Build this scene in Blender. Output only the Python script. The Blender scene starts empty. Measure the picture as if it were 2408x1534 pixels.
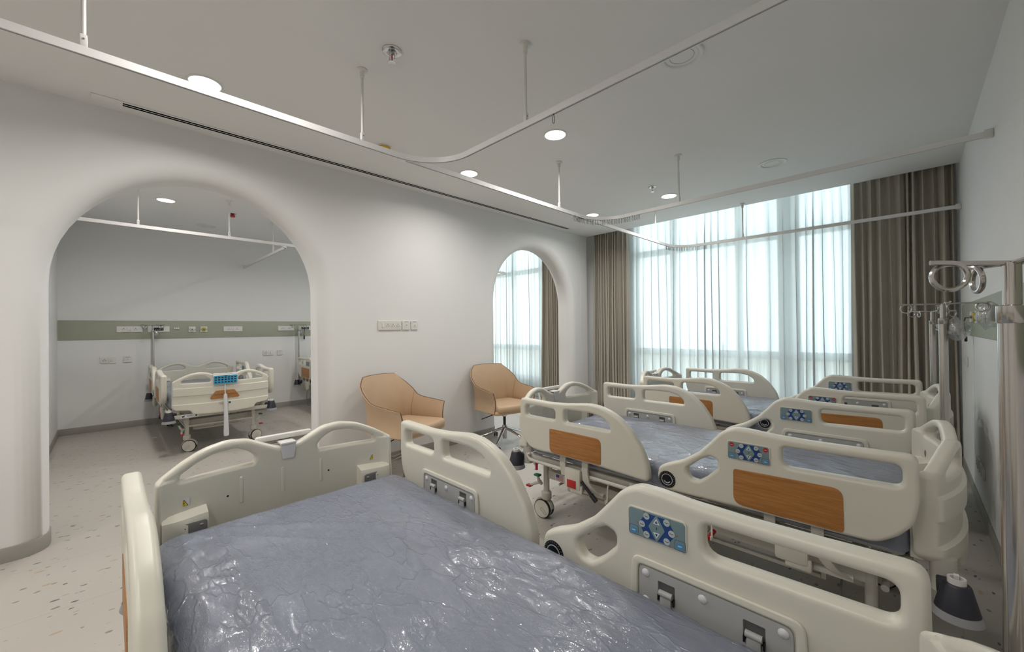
import bpy, bmesh, math, random
from mathutils import Vector, Matrix, geometry, noise
random.seed(7)
PI = math.pi
COL = bpy.context.scene.collection

# ------------------------------------------------------------------ materials
def newmat(name):
    m = bpy.data.materials.new(name); m.use_nodes = True
    nt = m.node_tree
    return m, nt, nt.nodes['Principled BSDF']

def mat(name, col, rough=.5, metal=0., spec=.5, coat=0., emit=None, es=0.):
    m, nt, b = newmat(name)
    b.inputs['Base Color'].default_value = (*col, 1)
    b.inputs['Roughness'].default_value = rough
    b.inputs['Metallic'].default_value = metal
    b.inputs['Specular IOR Level'].default_value = spec
    b.inputs['Coat Weight'].default_value = coat
    if emit:
        b.inputs['Emission Color'].default_value = (*emit, 1)
        b.inputs['Emission Strength'].default_value = es
    return m

def node(nt, t, **kw):
    n = nt.nodes.new(t)
    for k, v in kw.items():
        if k in n.inputs: n.inputs[k].default_value = v
        else: setattr(n, k, v)
    return n

def mottled(name, c1, c2, scale=6., rough=.6, bump=0., bscale=200., spec=.4):
    """painted / moulded surface with a faint large mottling and a fine bump"""
    m, nt, b = newmat(name)
    tc = node(nt, 'ShaderNodeTexCoord')
    n = node(nt, 'ShaderNodeTexNoise', Scale=scale, Detail=3.)
    r = node(nt, 'ShaderNodeValToRGB')
    r.color_ramp.elements[0].color = (*c1, 1); r.color_ramp.elements[1].color = (*c2, 1)
    r.color_ramp.elements[0].position = .3; r.color_ramp.elements[1].position = .7
    L = nt.links.new
    L(tc.outputs['Object'], n.inputs['Vector']); L(n.outputs['Fac'], r.inputs['Fac']); L(r.outputs['Color'], b.inputs['Base Color'])
    b.inputs['Roughness'].default_value = rough; b.inputs['Specular IOR Level'].default_value = spec
    if bump:
        n2 = node(nt, 'ShaderNodeTexNoise', Scale=bscale, Detail=2.)
        bp = node(nt, 'ShaderNodeBump', Strength=bump, Distance=.001)
        L(tc.outputs['Object'], n2.inputs['Vector']); L(n2.outputs['Fac'], bp.inputs['Height']); L(bp.outputs['Normal'], b.inputs['Normal'])
    return m

def wood_mat():
    m, nt, b = newmat('oak_laminate'); L = nt.links.new
    tc = node(nt, 'ShaderNodeTexCoord'); mp = node(nt, 'ShaderNodeMapping')
    mp.inputs['Scale'].default_value = (3., 3., 60.)
    n = node(nt, 'ShaderNodeTexNoise', Scale=2.2, Detail=6., Roughness=.65, Distortion=.6)
    n2 = node(nt, 'ShaderNodeTexNoise', Scale=9., Detail=3.)
    r = node(nt, 'ShaderNodeValToRGB')
    r.color_ramp.elements[0].color = (.36, .145, .034, 1); r.color_ramp.elements[0].position = .3
    r.color_ramp.elements[1].color = (.58, .265, .078, 1); r.color_ramp.elements[1].position = .7
    mx = node(nt, 'ShaderNodeMixRGB', blend_type='MULTIPLY'); mx.inputs[0].default_value = .22
    L(tc.outputs['Object'], mp.inputs['Vector']); L(mp.outputs[0], n.inputs['Vector']); L(mp.outputs[0], n2.inputs['Vector'])
    L(n.outputs['Fac'], r.inputs['Fac']); L(r.outputs[0], mx.inputs[1]); L(n2.outputs['Fac'], mx.inputs[2]); L(mx.outputs[0], b.inputs['Base Color'])
    b.inputs['Roughness'].default_value = .45
    return m

def floor_mat():
    m, nt, b = newmat('vinyl_floor'); L = nt.links.new
    tc = node(nt, 'ShaderNodeTexCoord')
    base = (.475, .44, .40, 1)
    def chips(scale, rot, sx, size, keep, col, prev, seed):
        mp = node(nt, 'ShaderNodeMapping'); mp.inputs['Scale'].default_value = (sx, 1, 1); mp.inputs['Rotation'].default_value = (0, 0, rot); mp.inputs['Location'].default_value = (seed, seed*.7, 0)
        nz = node(nt, 'ShaderNodeTexNoise', Scale=14., Detail=1.)
        add = node(nt, 'ShaderNodeMixRGB', blend_type='LINEAR_LIGHT'); add.inputs[0].default_value = .02
        v = node(nt, 'ShaderNodeTexVoronoi', voronoi_dimensions='2D', Scale=scale)
        L(tc.outputs['Object'], mp.inputs['Vector']); L(mp.outputs[0], nz.inputs['Vector'])
        L(mp.outputs[0], add.inputs[1]); L(nz.outputs['Color'], add.inputs[2]); L(add.outputs[0], v.inputs['Vector'])
        sp = node(nt, 'ShaderNodeSeparateColor'); L(v.outputs['Color'], sp.inputs[0])
        lt = node(nt, 'ShaderNodeMath', operation='LESS_THAN'); L(v.outputs['Distance'], lt.inputs[0])
        ms = node(nt, 'ShaderNodeMath', operation='MULTIPLY'); L(sp.outputs[1], ms.inputs[0]); ms.inputs[1].default_value = size; L(ms.outputs[0], lt.inputs[1])
        k = node(nt, 'ShaderNodeMath', operation='GREATER_THAN'); L(sp.outputs[0], k.inputs[0]); k.inputs[1].default_value = keep
        mm = node(nt, 'ShaderNodeMath', operation='MULTIPLY'); L(lt.outputs[0], mm.inputs[0]); L(k.outputs[0], mm.inputs[1])
        mx = node(nt, 'ShaderNodeMixRGB'); L(mm.outputs[0], mx.inputs[0]); mx.inputs[2].default_value = (*col, 1)
        if prev is None: mx.inputs[1].default_value = base
        else: L(prev, mx.inputs[1])
        return mx.outputs[0]
    # large soft tone differences between tiles
    o = chips(6.5, .6, 2.0,   .105, .25, (.24, .21, .18), None, 3.1)
    o = chips(5.5, -.35, 2.4, .09, .42, (.13, .12, .115), o, 8.7)
    o = chips(5., 1.9, 2.0, .11, .5, (.42, .34, .24), o, 1.3)
    o = chips(10., .2, 1.6, .085, .4, (.48, .44, .40), o, 5.9)
    # joints of the 60 cm vinyl tiles
    sx = node(nt, 'ShaderNodeSeparateXYZ'); L(tc.outputs['Object'], sx.inputs[0])
    def joint(out, off, sp, w):
        a = node(nt, 'ShaderNodeMath', operation='ADD'); L(out, a.inputs[0]); a.inputs[1].default_value = off+60*sp
        d = node(nt, 'ShaderNodeMath', operation='MODULO'); L(a.outputs[0], d.inputs[0]); d.inputs[1].default_value = sp
        l = node(nt, 'ShaderNodeMath', operation='LESS_THAN'); L(d.outputs[0], l.inputs[0]); l.inputs[1].default_value = w
        return l.outputs[0]
    j1 = joint(sx.outputs[0], 2.855, .6, .0028); j2 = joint(sx.outputs[1], .9, 1.8, .0022)
    mxx = node(nt, 'ShaderNodeMath', operation='MAXIMUM'); L(j1, mxx.inputs[0]); L(j2, mxx.inputs[1])
    h = node(nt, 'ShaderNodeMath', operation='MULTIPLY'); L(mxx.outputs[0], h.inputs[0]); h.inputs[1].default_value = .45
    mj = node(nt, 'ShaderNodeMixRGB'); L(h.outputs[0], mj.inputs[0]); L(o, mj.inputs[1]); mj.inputs[2].default_value = (.22, .20, .18, 1)
    L(mj.outputs[0], b.inputs['Base Color'])
    b.inputs['Roughness'].default_value = .36; b.inputs['Specular IOR Level'].default_value = .35
    return m

def sheer_mat():
    m = bpy.data.materials.new('sheer_voile'); m.use_nodes = True; nt = m.node_tree; L = nt.links.new
    nt.nodes.remove(nt.nodes['Principled BSDF']); out = nt.nodes['Material Output']
    tr = node(nt, 'ShaderNodeBsdfTransparent'); tr.inputs[0].default_value = (.97, .985, 1, 1)
    tl = node(nt, 'ShaderNodeBsdfTranslucent'); tl.inputs[0].default_value = (.60, .64, .645, 1)
    df = node(nt, 'ShaderNodeBsdfDiffuse'); df.inputs[0].default_value = (.82, .84, .82, 1)
    mx1 = node(nt, 'ShaderNodeMixShader'); mx1.inputs[0].default_value = .42
    L(tl.outputs[0], mx1.inputs[1]); L(df.outputs[0], mx1.inputs[2])
    # a thin weave closes up where the cloth turns edge-on: threads cover 1-(1-c)^(1/cos)
    lw = node(nt, 'ShaderNodeLayerWeight', Blend=.5)
    mr = node(nt, 'ShaderNodeMapRange'); mr.inputs[3].default_value = .87; mr.inputs[4].default_value = .993
    L(lw.outputs['Facing'], mr.inputs[0])
    mx = node(nt, 'ShaderNodeMixShader'); L(mr.outputs[0], mx.inputs[0]); L(tr.outputs[0], mx.inputs[1]); L(mx1.outputs[0], mx.inputs[2])
    L(mx.outputs[0], out.inputs[0])
    return m

def film_mat():
    """thin crinkled polythene film"""
    m = bpy.data.materials.new('polythene_film'); m.use_nodes = True; nt = m.node_tree; L = nt.links.new
    nt.nodes.remove(nt.nodes['Principled BSDF']); out = nt.nodes['Material Output']
    tc = node(nt, 'ShaderNodeTexCoord')
    mp = node(nt, 'ShaderNodeMapping'); mp.inputs['Rotation'].default_value = (0, 0, .5); mp.inputs['Scale'].default_value = (1., 2.6, 1.)
    L(tc.outputs['Object'], mp.inputs['Vector'])
    big = node(nt, 'ShaderNodeTexNoise', Scale=2.2, Detail=2.); L(tc.outputs['Object'], big.inputs['Vector'])
    n1 = node(nt, 'ShaderNodeTexNoise', Scale=11., Detail=5., Roughness=.62, Distortion=1.6); L(mp.outputs[0], n1.inputs['Vector'])
    def crease(scale, width, gain, vec):
        # a web of sharp little folds: narrow ridges along the borders of distorted cells
        dn = node(nt, 'ShaderNodeTexNoise', Scale=scale*.9, Detail=3.); L(vec, dn.inputs['Vector'])
        ad = node(nt, 'ShaderNodeMixRGB', blend_type='LINEAR_LIGHT'); ad.inputs[0].default_value = .16; L(vec, ad.inputs[1]); L(dn.outputs['Color'], ad.inputs[2])
        vo = node(nt, 'ShaderNodeTexVoronoi', feature='DISTANCE_TO_EDGE', Scale=scale); L(ad.outputs[0], vo.inputs['Vector'])
        mr = node(nt, 'ShaderNodeMapRange', interpolation_type='SMOOTHSTEP'); mr.inputs[1].default_value = 0.; mr.inputs[2].default_value = width; mr.inputs[3].default_value = gain; mr.inputs[4].default_value = 0.
        L(vo.outputs['Distance'], mr.inputs[0]); return mr.outputs[0]
    def mul(x, y):
        q = node(nt, 'ShaderNodeMath', operation='MULTIPLY'); L(x, q.inputs[0])
        if isinstance(y, float): q.inputs[1].default_value = y
        else: L(y, q.inputs[1])
        return q.outputs[0]
    def addn(x, y):
        q = node(nt, 'ShaderNodeMath', operation='ADD'); L(x, q.inputs[0]); L(y, q.inputs[1]); return q.outputs[0]
    rmp = node(nt, 'ShaderNodeMapRange'); rmp.inputs[1].default_value = .45; rmp.inputs[2].default_value = .58; rmp.inputs[3].default_value = .12; rmp.inputs[4].default_value = 1.
    L(big.outputs['Fac'], rmp.inputs[0])
    c1 = crease(5., .05, .6, mp.outputs[0]); c2 = mul(crease(14., .13, .42, mp.outputs[0]), rmp.outputs[0]); c3 = mul(crease(34., .20, .22, tc.outputs['Object']), rmp.outputs[0])
    hh = addn(addn(c1, c2), c3); sm = node(nt, 'ShaderNodeTexNoise', Scale=7., Detail=1., Distortion=.8); L(mp.outputs[0], sm.inputs['Vector']); hh = addn(hh, mul(sm.outputs['Fac'], 1.6)); s2 = node(nt, 'ShaderNodeTexNoise', Scale=22., Detail=1., Distortion=1.2); L(mp.outputs[0], s2.inputs['Vector']); hh = addn(hh, mul(mul(s2.outputs['Fac'], rmp.outputs[0]), .7))
    bp = node(nt, 'ShaderNodeBump', Strength=1., Distance=.006); L(hh, bp.inputs['Height'])
    # film clinging to the blue grey cover: the cover's colour under a crinkled clear coat
    bp2 = node(nt, 'ShaderNodeBump', Strength=.06, Distance=.0036); L(hh, bp2.inputs['Height'])
    pr = node(nt, 'ShaderNodeBsdfPrincipled'); pr.inputs['Roughness'].default_value = .45; pr.inputs['Specular IOR Level'].default_value = .2
    cr = node(nt, 'ShaderNodeValToRGB'); cr.color_ramp.elements[0].color = (.185, .207, .275, 1); cr.color_ramp.elements[1].color = (.215, .238, .305, 1)
    cr.color_ramp.elements[0].position = .35; cr.color_ramp.elements[1].position = .68
    L(n1.outputs['Fac'], cr.inputs[0]); L(cr.outputs[0], pr.inputs['Base Color']); L(bp2.outputs[0], pr.inputs['Normal'])
    pr.inputs['Coat Weight'].default_value = 1.; pr.inputs['Coat Roughness'].default_value = .115; pr.inputs['Coat IOR'].default_value = 1.7; L(bp.outputs[0], pr.inputs['Coat Normal'])
    L(pr.outputs[0], out.inputs[0])
    return m

def glass_mat():
    m = bpy.data.materials.new('window_glass'); m.use_nodes = True; nt = m.node_tree; L = nt.links.new
    nt.nodes.remove(nt.nodes['Principled BSDF']); out = nt.nodes['Material Output']
    tr = node(nt, 'ShaderNodeBsdfTransparent'); tr.inputs[0].default_value = (.93, .97, .98, 1)
    gl = node(nt, 'ShaderNodeBsdfGlossy'); gl.inputs['Roughness'].default_value = .02
    mx = node(nt, 'ShaderNodeMixShader'); mx.inputs[0].default_value = .06
    L(tr.outputs[0], mx.inputs[1]); L(gl.outputs[0], mx.inputs[2]); L(mx.outputs[0], out.inputs[0])
    return m

def curtain_mat():
    m, nt, b = newmat('linen_curtain'); L = nt.links.new
    tc = node(nt, 'ShaderNodeTexCoord'); mp = node(nt, 'ShaderNodeMapping'); mp.inputs['Scale'].default_value = (220, 220, 40)
    n = node(nt, 'ShaderNodeTexNoise', Scale=1., Detail=3.)
    r = node(nt, 'ShaderNodeValToRGB')
    r.color_ramp.elements[0].color = (.42, .383, .322, 1); r.color_ramp.elements[1].color = (.57, .525, .45, 1)
    L(tc.outputs['Object'], mp.inputs[0]); L(mp.outputs[0], n.inputs[0]); L(n.outputs['Fac'], r.inputs[0]); L(r.outputs[0], b.inputs['Base Color'])
    b.inputs['Roughness'].default_value = .9; b.inputs['Specular IOR Level'].default_value = .15; b.inputs['Sheen Weight'].default_value = .15
    return m

WALL = mottled('wall_paint', (.79, .785, .775), (.81, .805, .795), 1.5, .75, .04, 120)
CEIL = mottled('ceiling_paint', (.83, .825, .81), (.85, .845, .83), 1.2, .8)
FLOOR = floor_mat()
SKIRT = mottled('skirting_vinyl', (.30, .285, .255), (.34, .325, .29), 5, .55)
PLAST = mottled('bed_plastic', (.70, .675, .585), (.715, .69, .60), 3, .34, .05, 500, .5)
PLASTG = mottled('mount_plate_grey', (.44, .44, .43), (.46, .46, .45), 4, .42)
WOOD = wood_mat()
STEELP = mat('painted_steel', (.56, .54, .48), .38)
STEELG = mat('grey_steel', (.26, .255, .245), .4, .3)
CHROME = mat('chrome', (.60, .60, .61), .12, 1.)
STAIN = mat('stainless_tube', (.50, .475, .45), .17, 1.)
DARK = mat('dark_plastic', (.022, .023, .035), .42)
BLACK = mat('black_rubber', (.012, .012, .012), .5)
HOLE = mat('shadow_gap', (.01, .01, .01), .8)
RIM = mat('translucent_rim', (.32, .33, .34), .35)
WHITE = mat('white_plastic', (.74, .73, .70), .35)
CREAM = mat('aged_white_plastic', (.74, .72, .66), .4)
CAPW = mat('cap_white', (.72, .72, .74), .3)
TEAL = mat('membrane_teal', (.19, .27, .285), .4)
NAVY = mat('membrane_navy', (.012, .055, .21), .4)
BTN = mat('button_grey', (.48, .52, .54), .4)
GREEN = mat('green_mark', (.01, .13, .05), .4)
RED = mat('red_plastic', (.48, .02, .02), .35)
SKY = mat('button_blue', (.06, .28, .55), .4)
KEYPAD = mat('keypad_blue', (.05, .38, .66), .4)
MATT = mottled('mattress_cover', (.46, .50, .635), (.50, .54, .675), 5, .55, .3, 60)
STRAP = mat('blue_strap', (.03, .22, .62), .5)
FILM = film_mat(); SHEER = sheer_mat(); GLASS = glass_mat(); CURT = curtain_mat()
LEATHER = mottled('tan_leather', (.55, .385, .245), (.58, .41, .265), 9, .48, .25, 350)
PIPING = mat('leather_edge', (.15, .085, .05), .5)
BAND = mottled('sage_panel', (.38, .40, .315), (.405, .425, .335), 2, .5)
TRACK = mat('track_aluminium', (.80, .79, .78), .38, 0.)
SLOTB = mat('slot_black', (.004, .004, .004), .95, spec=0.)
YEL = mat('yellow_cover', (.80, .47, .02), .45)
YELP = mat('yellow_plastic', (.55, .42, .06), .4)
FRAMEW = mat('window_frame_white', (.80, .81, .80), .4)
LAMP = mat('lamp_diffuser', (.9, .9, .9), .5, emit=(1., .97, .93), es=5.)
LAMP.cycles.emission_sampling = 'NONE'
TRIMW = mat('lamp_trim', (.78, .77, .75), .4)
STKW = mat('sticker_white', (.72, .74, .76), .4)
FLAGR = mat('flag_red', (.42, .04, .06), .5); FLAGB = mat('flag_blue', (.04, .06, .25), .5)
SCREEN = mat('black_label', (.012, .013, .015), .25)
HOOKM = mat('dark_steel_wire', (.09, .09, .09), .4, .4)
def bag_mat():
    m = bpy.data.materials.new('clear_bag'); m.use_nodes = True; nt = m.node_tree; L = nt.links.new
    nt.nodes.remove(nt.nodes['Principled BSDF']); out = nt.nodes['Material Output']
    tc = node(nt, 'ShaderNodeTexCoord'); n = node(nt, 'ShaderNodeTexNoise', Scale=45., Detail=3., Distortion=1.); L(tc.outputs['Object'], n.inputs[0])
    bp = node(nt, 'ShaderNodeBump', Strength=1., Distance=.006); L(n.outputs['Fac'], bp.inputs['Height'])
    gl = node(nt, 'ShaderNodeBsdfGlossy'); gl.inputs['Roughness'].default_value = .1; L(bp.outputs[0], gl.inputs['Normal'])
    tr = node(nt, 'ShaderNodeBsdfTransparent'); tr.inputs[0].default_value = (.93, .94, .94, 1)
    mx = node(nt, 'ShaderNodeMixShader'); mx.inputs[0].default_value = .32
    L(tr.outputs[0], mx.inputs[1]); L(gl.outputs[0], mx.inputs[2]); L(mx.outputs[0], out.inputs[0])
    return m
BAG = bag_mat()

# ------------------------------------------------------------------ mesh helpers
class MB:
    def __init__(s): s.bm = bmesh.new(); s.mi = 0
    def _tag(s, faces):
        for f in faces: f.material_index = s.mi
    def _xf(s, vs, M):
        if M is not None:
            for v in vs: v.co = M @ v.co
    def box(s, c, d, M=None, bev=0., seg=2):
        r = bmesh.ops.create_cube(s.bm, size=1.)
        vs = r['verts']
        for v in vs: v.co = Vector((v.co.x*d[0], v.co.y*d[1], v.co.z*d[2]))
        fs = list({f for v in vs for f in v.link_faces})
        if bev:
            es = list({e for v in vs for e in v.link_edges})
            rr = bmesh.ops.bevel(s.bm, geom=es, offset=min(bev, min(d)*.49), segments=seg, affect='EDGES', profile=.5)
            fs = list({f for f in rr['faces']} | {f for f in fs if f.is_valid})
            # collect the whole island
            seen = set(); st = [fs[0]]
            while st:
                f = st.pop()
                if f in seen: continue
                seen.add(f)
                for e in f.edges:
                    for g in e.link_faces:
                        if g not in seen: st.append(g)
            fs = list(seen)
        vs = list({v for f in fs for v in f.verts})
        for v in vs: v.co += Vector(c)
        s._xf(vs, M); s._tag(fs)
        return s
    def ring(s, p, x, y, r, n):
        return [s.bm.verts.new(p + x*(r*math.cos(2*PI*i/n)) + y*(r*math.sin(2*PI*i/n))) for i in range(n)]
    def skin(s, rings, closed_path=False, caps=True):
        n = len(rings[0]); fs = []
        R = rings + ([rings[0]] if closed_path else [])
        for a, b in zip(R[:-1], R[1:]):
            for i in range(n):
                j = (i+1) % n
                fs.append(s.bm.faces.new((a[i], a[j], b[j], b[i])))
        if caps and not closed_path:
            fs.append(s.bm.faces.new(list(reversed(rings[0])))); fs.append(s.bm.faces.new(rings[-1]))
        s._tag(fs); return fs
    def cyl(s, p0, p1, r0, r1=None, n=16, M=None):
        p0, p1 = Vector(p0), Vector(p1); r1 = r0 if r1 is None else r1
        d = (p1-p0).normalized(); x = d.orthogonal().normalized(); y = d.cross(x)
        a = s.ring(p0, x, y, r0, n); b = s.ring(p1, x, y, r1, n)
        s._xf(a+b, M); s.skin([a, b]); return s
    def tube(s, pts, r, n=8, closed=False, M=None, flat=None):
        P = [Vector(p) for p in pts]; m = len(P); rings = []; x = None
        for i, p in enumerate(P):
            if closed: t = P[(i+1) % m]-P[i-1]
            else: t = P[min(i+1, m-1)]-P[max(i-1, 0)]
            t.normalize()
            if x is None: x = t.orthogonal().normalized()
            else: x = (x - t*x.dot(t)).normalized()
            rr = r[i] if isinstance(r, (list, tuple)) else r
            rings.append(s.ring(p, x, t.cross(x), rr, n))
        for g in rings: s._xf(g, M)
        s.skin(rings, closed); return s
    def sweep(s, pts, prof, M=None):
        """profile [(a,b)]: a across (horizontal), b up; along a horizontal path"""
        P = [Vector(p) for p in pts]; m = len(P); rings = []
        for i, p in enumerate(P):
            t = (P[min(i+1, m-1)]-P[max(i-1, 0)]).normalized(); sd = Vector((t.y, -t.x, 0)).normalized()
            rings.append([s.bm.verts.new(p+sd*a+Vector((0, 0, b))) for a, b in prof])
        for g in rings: s._xf(g, M)
        s.skin(rings); return s
    def lathe(s, prof, c=(0, 0, 0), M=None, n=24):
        """prof [(r,z)] around local z"""
        rings = []; c = Vector(c)
        for r, z in prof:
            rings.append(s.ring(c+Vector((0, 0, z)), Vector((1, 0, 0)), Vector((0, 1, 0)), max(r, 1e-5), n))
        for g in rings: s._xf(g, M)
        ring_like = prof[0][0] > 1e-4 and prof[-1][0] > 1e-4
        s.skin(rings, closed_path=ring_like); return s
    def plate(s, loops, t, bev, M=None, n=3, capmi=None):
        """flat slab: loops[0] outline, the rest holes, in local xy; thickness t along z with rounded rims"""
        L2 = []
        for k, lp in enumerate(loops):
            lp = [Vector((p[0], p[1])) for p in lp]
            area = sum(a.x*b.y-b.x*a.y for a, b in zip(lp, lp[1:]+lp[:1]))
            if (area > 0) != (k == 0): lp.reverse()
            L2.append(lp)
        bev = min(bev, t/2)
        steps = []
        for i in range(n+1):
            a = -PI/2+PI/2*i/n; steps.append((-(t/2-bev)+bev*math.sin(a), bev*(1-math.cos(a))))
        for i in range(n+1):
            a = PI/2*i/n
            q = ((t/2-bev)+bev*math.sin(a), bev*(1-math.cos(a)))
            if abs(q[0]-steps[-1][0]) > 1e-6: steps.append(q)
        caps0, caps1 = [], []
        faces = []; allv = []
        for lp in L2:
            m = len(lp); nor = []
            for i in range(m):
                e1 = (lp[i]-lp[i-1]).normalized(); e2 = (lp[(i+1) % m]-lp[i]).normalized()
                n1 = Vector((-e1.y, e1.x)); n2 = Vector((-e2.y, e2.x))
                v = n1+n2; l = v.length
                nor.append(v/(l*max(.5, l/2)) if l > 1e-4 else n1)
            rings = []
            for z, ins in steps:
                rings.append([s.bm.verts.new((p.x+q.x*ins, p.y+q.y*ins, z)) for p, q in zip(lp, nor)])
            for a, b in zip(rings[:-1], rings[1:]):
                for i in range(m):
                    j = (i+1) % m; faces.append(s.bm.faces.new((a[i], a[j], b[j], b[i])))
            caps0.append(rings[0]); caps1.append(rings[-1])
            for g in rings: allv += g
        for caps, flip in ((caps0, True), (caps1, False)):
            polys = [[v.co.copy() for v in g] for g in caps]; flat = [v for g in caps for v in g]
            for tri in geometry.tessellate_polygon(polys):
                vs = [flat[i] for i in tri]
                if flip: vs.reverse()
                try:
                    f = s.bm.faces.new(vs); faces.append(f)
                    if capmi is not None and not flip: pass
                except ValueError: pass
        s._xf(allv, M); s._tag(faces)
        return allv
    def mesh(s, name, recalc=True, ang=38, wn=False):
        if recalc: bmesh.ops.recalc_face_normals(s.bm, faces=s.bm.faces[:])
        me = bpy.data.meshes.new(name); s.bm.to_mesh(me); s.bm.free()
        me.shade_smooth()
        if ang: me.set_sharp_from_angle(angle=math.radians(ang))
        return me
    def build(s, name, mats, parent=None, recalc=True, ang=38, wn=False, loc=None):
        me = s.mesh(name, recalc, ang)
        for m in (mats if isinstance(mats, (list, tuple)) else [mats]): me.materials.append(m)
        o = bpy.data.objects.new(name, me); COL.objects.link(o)
        if parent: o.parent = parent
        if loc: o.location = loc
        if wn:
            w = o.modifiers.new('weighted_normals', 'WEIGHTED_NORMAL'); w.keep_sharp = True; w.weight = 60
        return o

def tag(o, label=None, cat=None, group=None, kind=None):
    if label: o['label'] = label
    if cat: o['category'] = cat
    if group: o['group'] = group
    if kind: o['kind'] = kind
    return o
def thing(name, label, cat, loc=(0, 0, 0), rz=0., group=None):
    o = bpy.data.objects.new(name, None); COL.objects.link(o); o.empty_display_size = .1
    o.location = loc; o.rotation_euler = (0, 0, rz)
    return tag(o, label, cat, group)
def struct(o): o['kind'] = 'structure'; return o
def copy_tree(o, parent=None):
    c = o.copy(); COL.objects.link(c)
    if parent: c.parent = parent
    for ch in list(o.children): copy_tree(ch, c)
    return c
def rrect(x0, y0, x1, y1, r, n=5):
    r = min(r, (x1-x0)/2-1e-4, (y1-y0)/2-1e-4); P = []
    for cx, cy, a0 in ((x1-r, y1-r, 0), (x0+r, y1-r, 90), (x0+r, y0+r, 180), (x1-r, y0+r, 270)):
        for i in range(n+1):
            a = math.radians(a0+90*i/n); P.append((cx+r*math.cos(a), cy+r*math.sin(a)))
    return P
def rpoly(pts, r, n=5):
    """closed polygon with rounded corners; r a number or one per corner"""
    P = []; m = len(pts)
    for i in range(m):
        p = Vector(pts[i]); a = Vector(pts[i-1])-p; b = Vector(pts[(i+1) % m])-p
        la, lb = a.length, b.length; a.normalize(); b.normalize()
        rr = r[i] if isinstance(r, (list, tuple)) else r
        ang = a.angle(b); d = rr/math.tan(ang/2) if ang > .01 else 0
        d = min(d, la*.48, lb*.48)
        for k in range(n+1):
            t = k/n; q = (p+a*d)*(1-t)**2 + p*2*t*(1-t) + (p+b*d)*t*t
            P.append((q.x, q.y))
    return P
def chaikin(pts, it=2):
    for _ in range(it):
        q = []
        for a, b in zip(pts, pts[1:]+pts[:1]):
            q.append((a[0]*.75+b[0]*.25, a[1]*.75+b[1]*.25)); q.append((a[0]*.25+b[0]*.75, a[1]*.25+b[1]*.75))
        pts = q
    return pts
def circ(cx, cy, r, n=20): return [(cx+r*math.cos(2*PI*i/n), cy+r*math.sin(2*PI*i/n)) for i in range(n)]
def arcpath(pts, r, n=10):
    """open horizontal path with rounded corners"""
    out = [Vector(pts[0])]
    for i in range(1, len(pts)-1):
        p = Vector(pts[i]); a = (Vector(pts[i-1])-p).normalized(); b = (Vector(pts[i+1])-p).normalized()
        c = p+(a+b)*r
        for k in range(n+1):
            t = k/n*PI/2; out.append(c - b*(r*math.cos(t)) - a*(r*math.sin(t)))
    out.append(Vector(pts[-1])); return out

# ------------------------------------------------------------------ room
H = 2.75; XR = .337; XL = -3.66; XLB = -3.96; XF = -7.62; YW = 5.39; YG = 5.78; YB = -3.2
def slab(name, lo, hi, m):
    b = MB(); c = [(a+z)/2 for a, z in zip(lo, hi)]; d = [z-a for a, z in zip(lo, hi)]
    b.box(c, d); return struct(b.build(name, m, ang=30))
slab('floor', (XF-.2, YB-.2, -.12), (XR+.2, YG+.25, 0), FLOOR)
slab('ceiling', (XF-.2, YB-.2, H), (XR+.2, YW, H+.12), CEIL)
slab('ceiling_pocket', (XF-.2, YW, H+.22), (XR+.2, YG+.25, H+.34), CEIL)
b = MB(); b.box(((XF+XR)/2, YW-.03, H+.17), (XR-XF+.4, .06, .1)); struct(b.build('trim_1', CEIL))
slab('wall_right', (XR, YB-.2, 0), (XR+.18, YG+.25, H+.3), WALL)
slab('wall_back', (XF-.2, YB-.18, 0), (XR+.2, YB, H), WALL)
slab('wall_far', (XF-.18, YB-.2, 0), (XF, YG+.25, H+.3), WALL)
slab('wall_far_side', (XF-.1, -.62, 0), (XLB+.05, -.45, H), WALL)

# the wall with two arches, generously rounded edges
def arch(y0, y1, top, n=26):
    r = (y1-y0)/2; zc = top-r
    P = [(y0, -.3)]
    for i in range(n+1):
        a = PI-PI*i/n; P.append(((y0+y1)/2+r*math.cos(a), zc+r*math.sin(a)))
    P.append((y1, -.3)); return P
A1 = (-.262, 1.293, 2.398); A2 = (3.43, 4.955, 2.405)
def archwall():
    T = XL-XLB; bm = MB()
    out = [(YB-.1, -.3)]+arch(*A1)+arch(*A2)+[(YW+.001, -.3), (YW+.001, H+.3), (YB-.1, H+.3)]
    # densify the straight top so bevel normals stay clean
    M = Matrix.Translation(((XL+XLB)/2, 0, 0)) @ Matrix(((0, 0, 1, 0), (1, 0, 0, 0), (0, 1, 0, 0), (0, 0, 0, 1)))
    bm.plate([out], T, .125, M, n=7)
    return struct(bm.build('wall_left', WALL, ang=60, wn=True))
archwall()
# squared reveal at the window end of that wall (column beside the curtain)
slab('wall_left_end', (XLB, 5.22, 0), (XL+.002, YW+.004, H), WALL)
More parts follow.
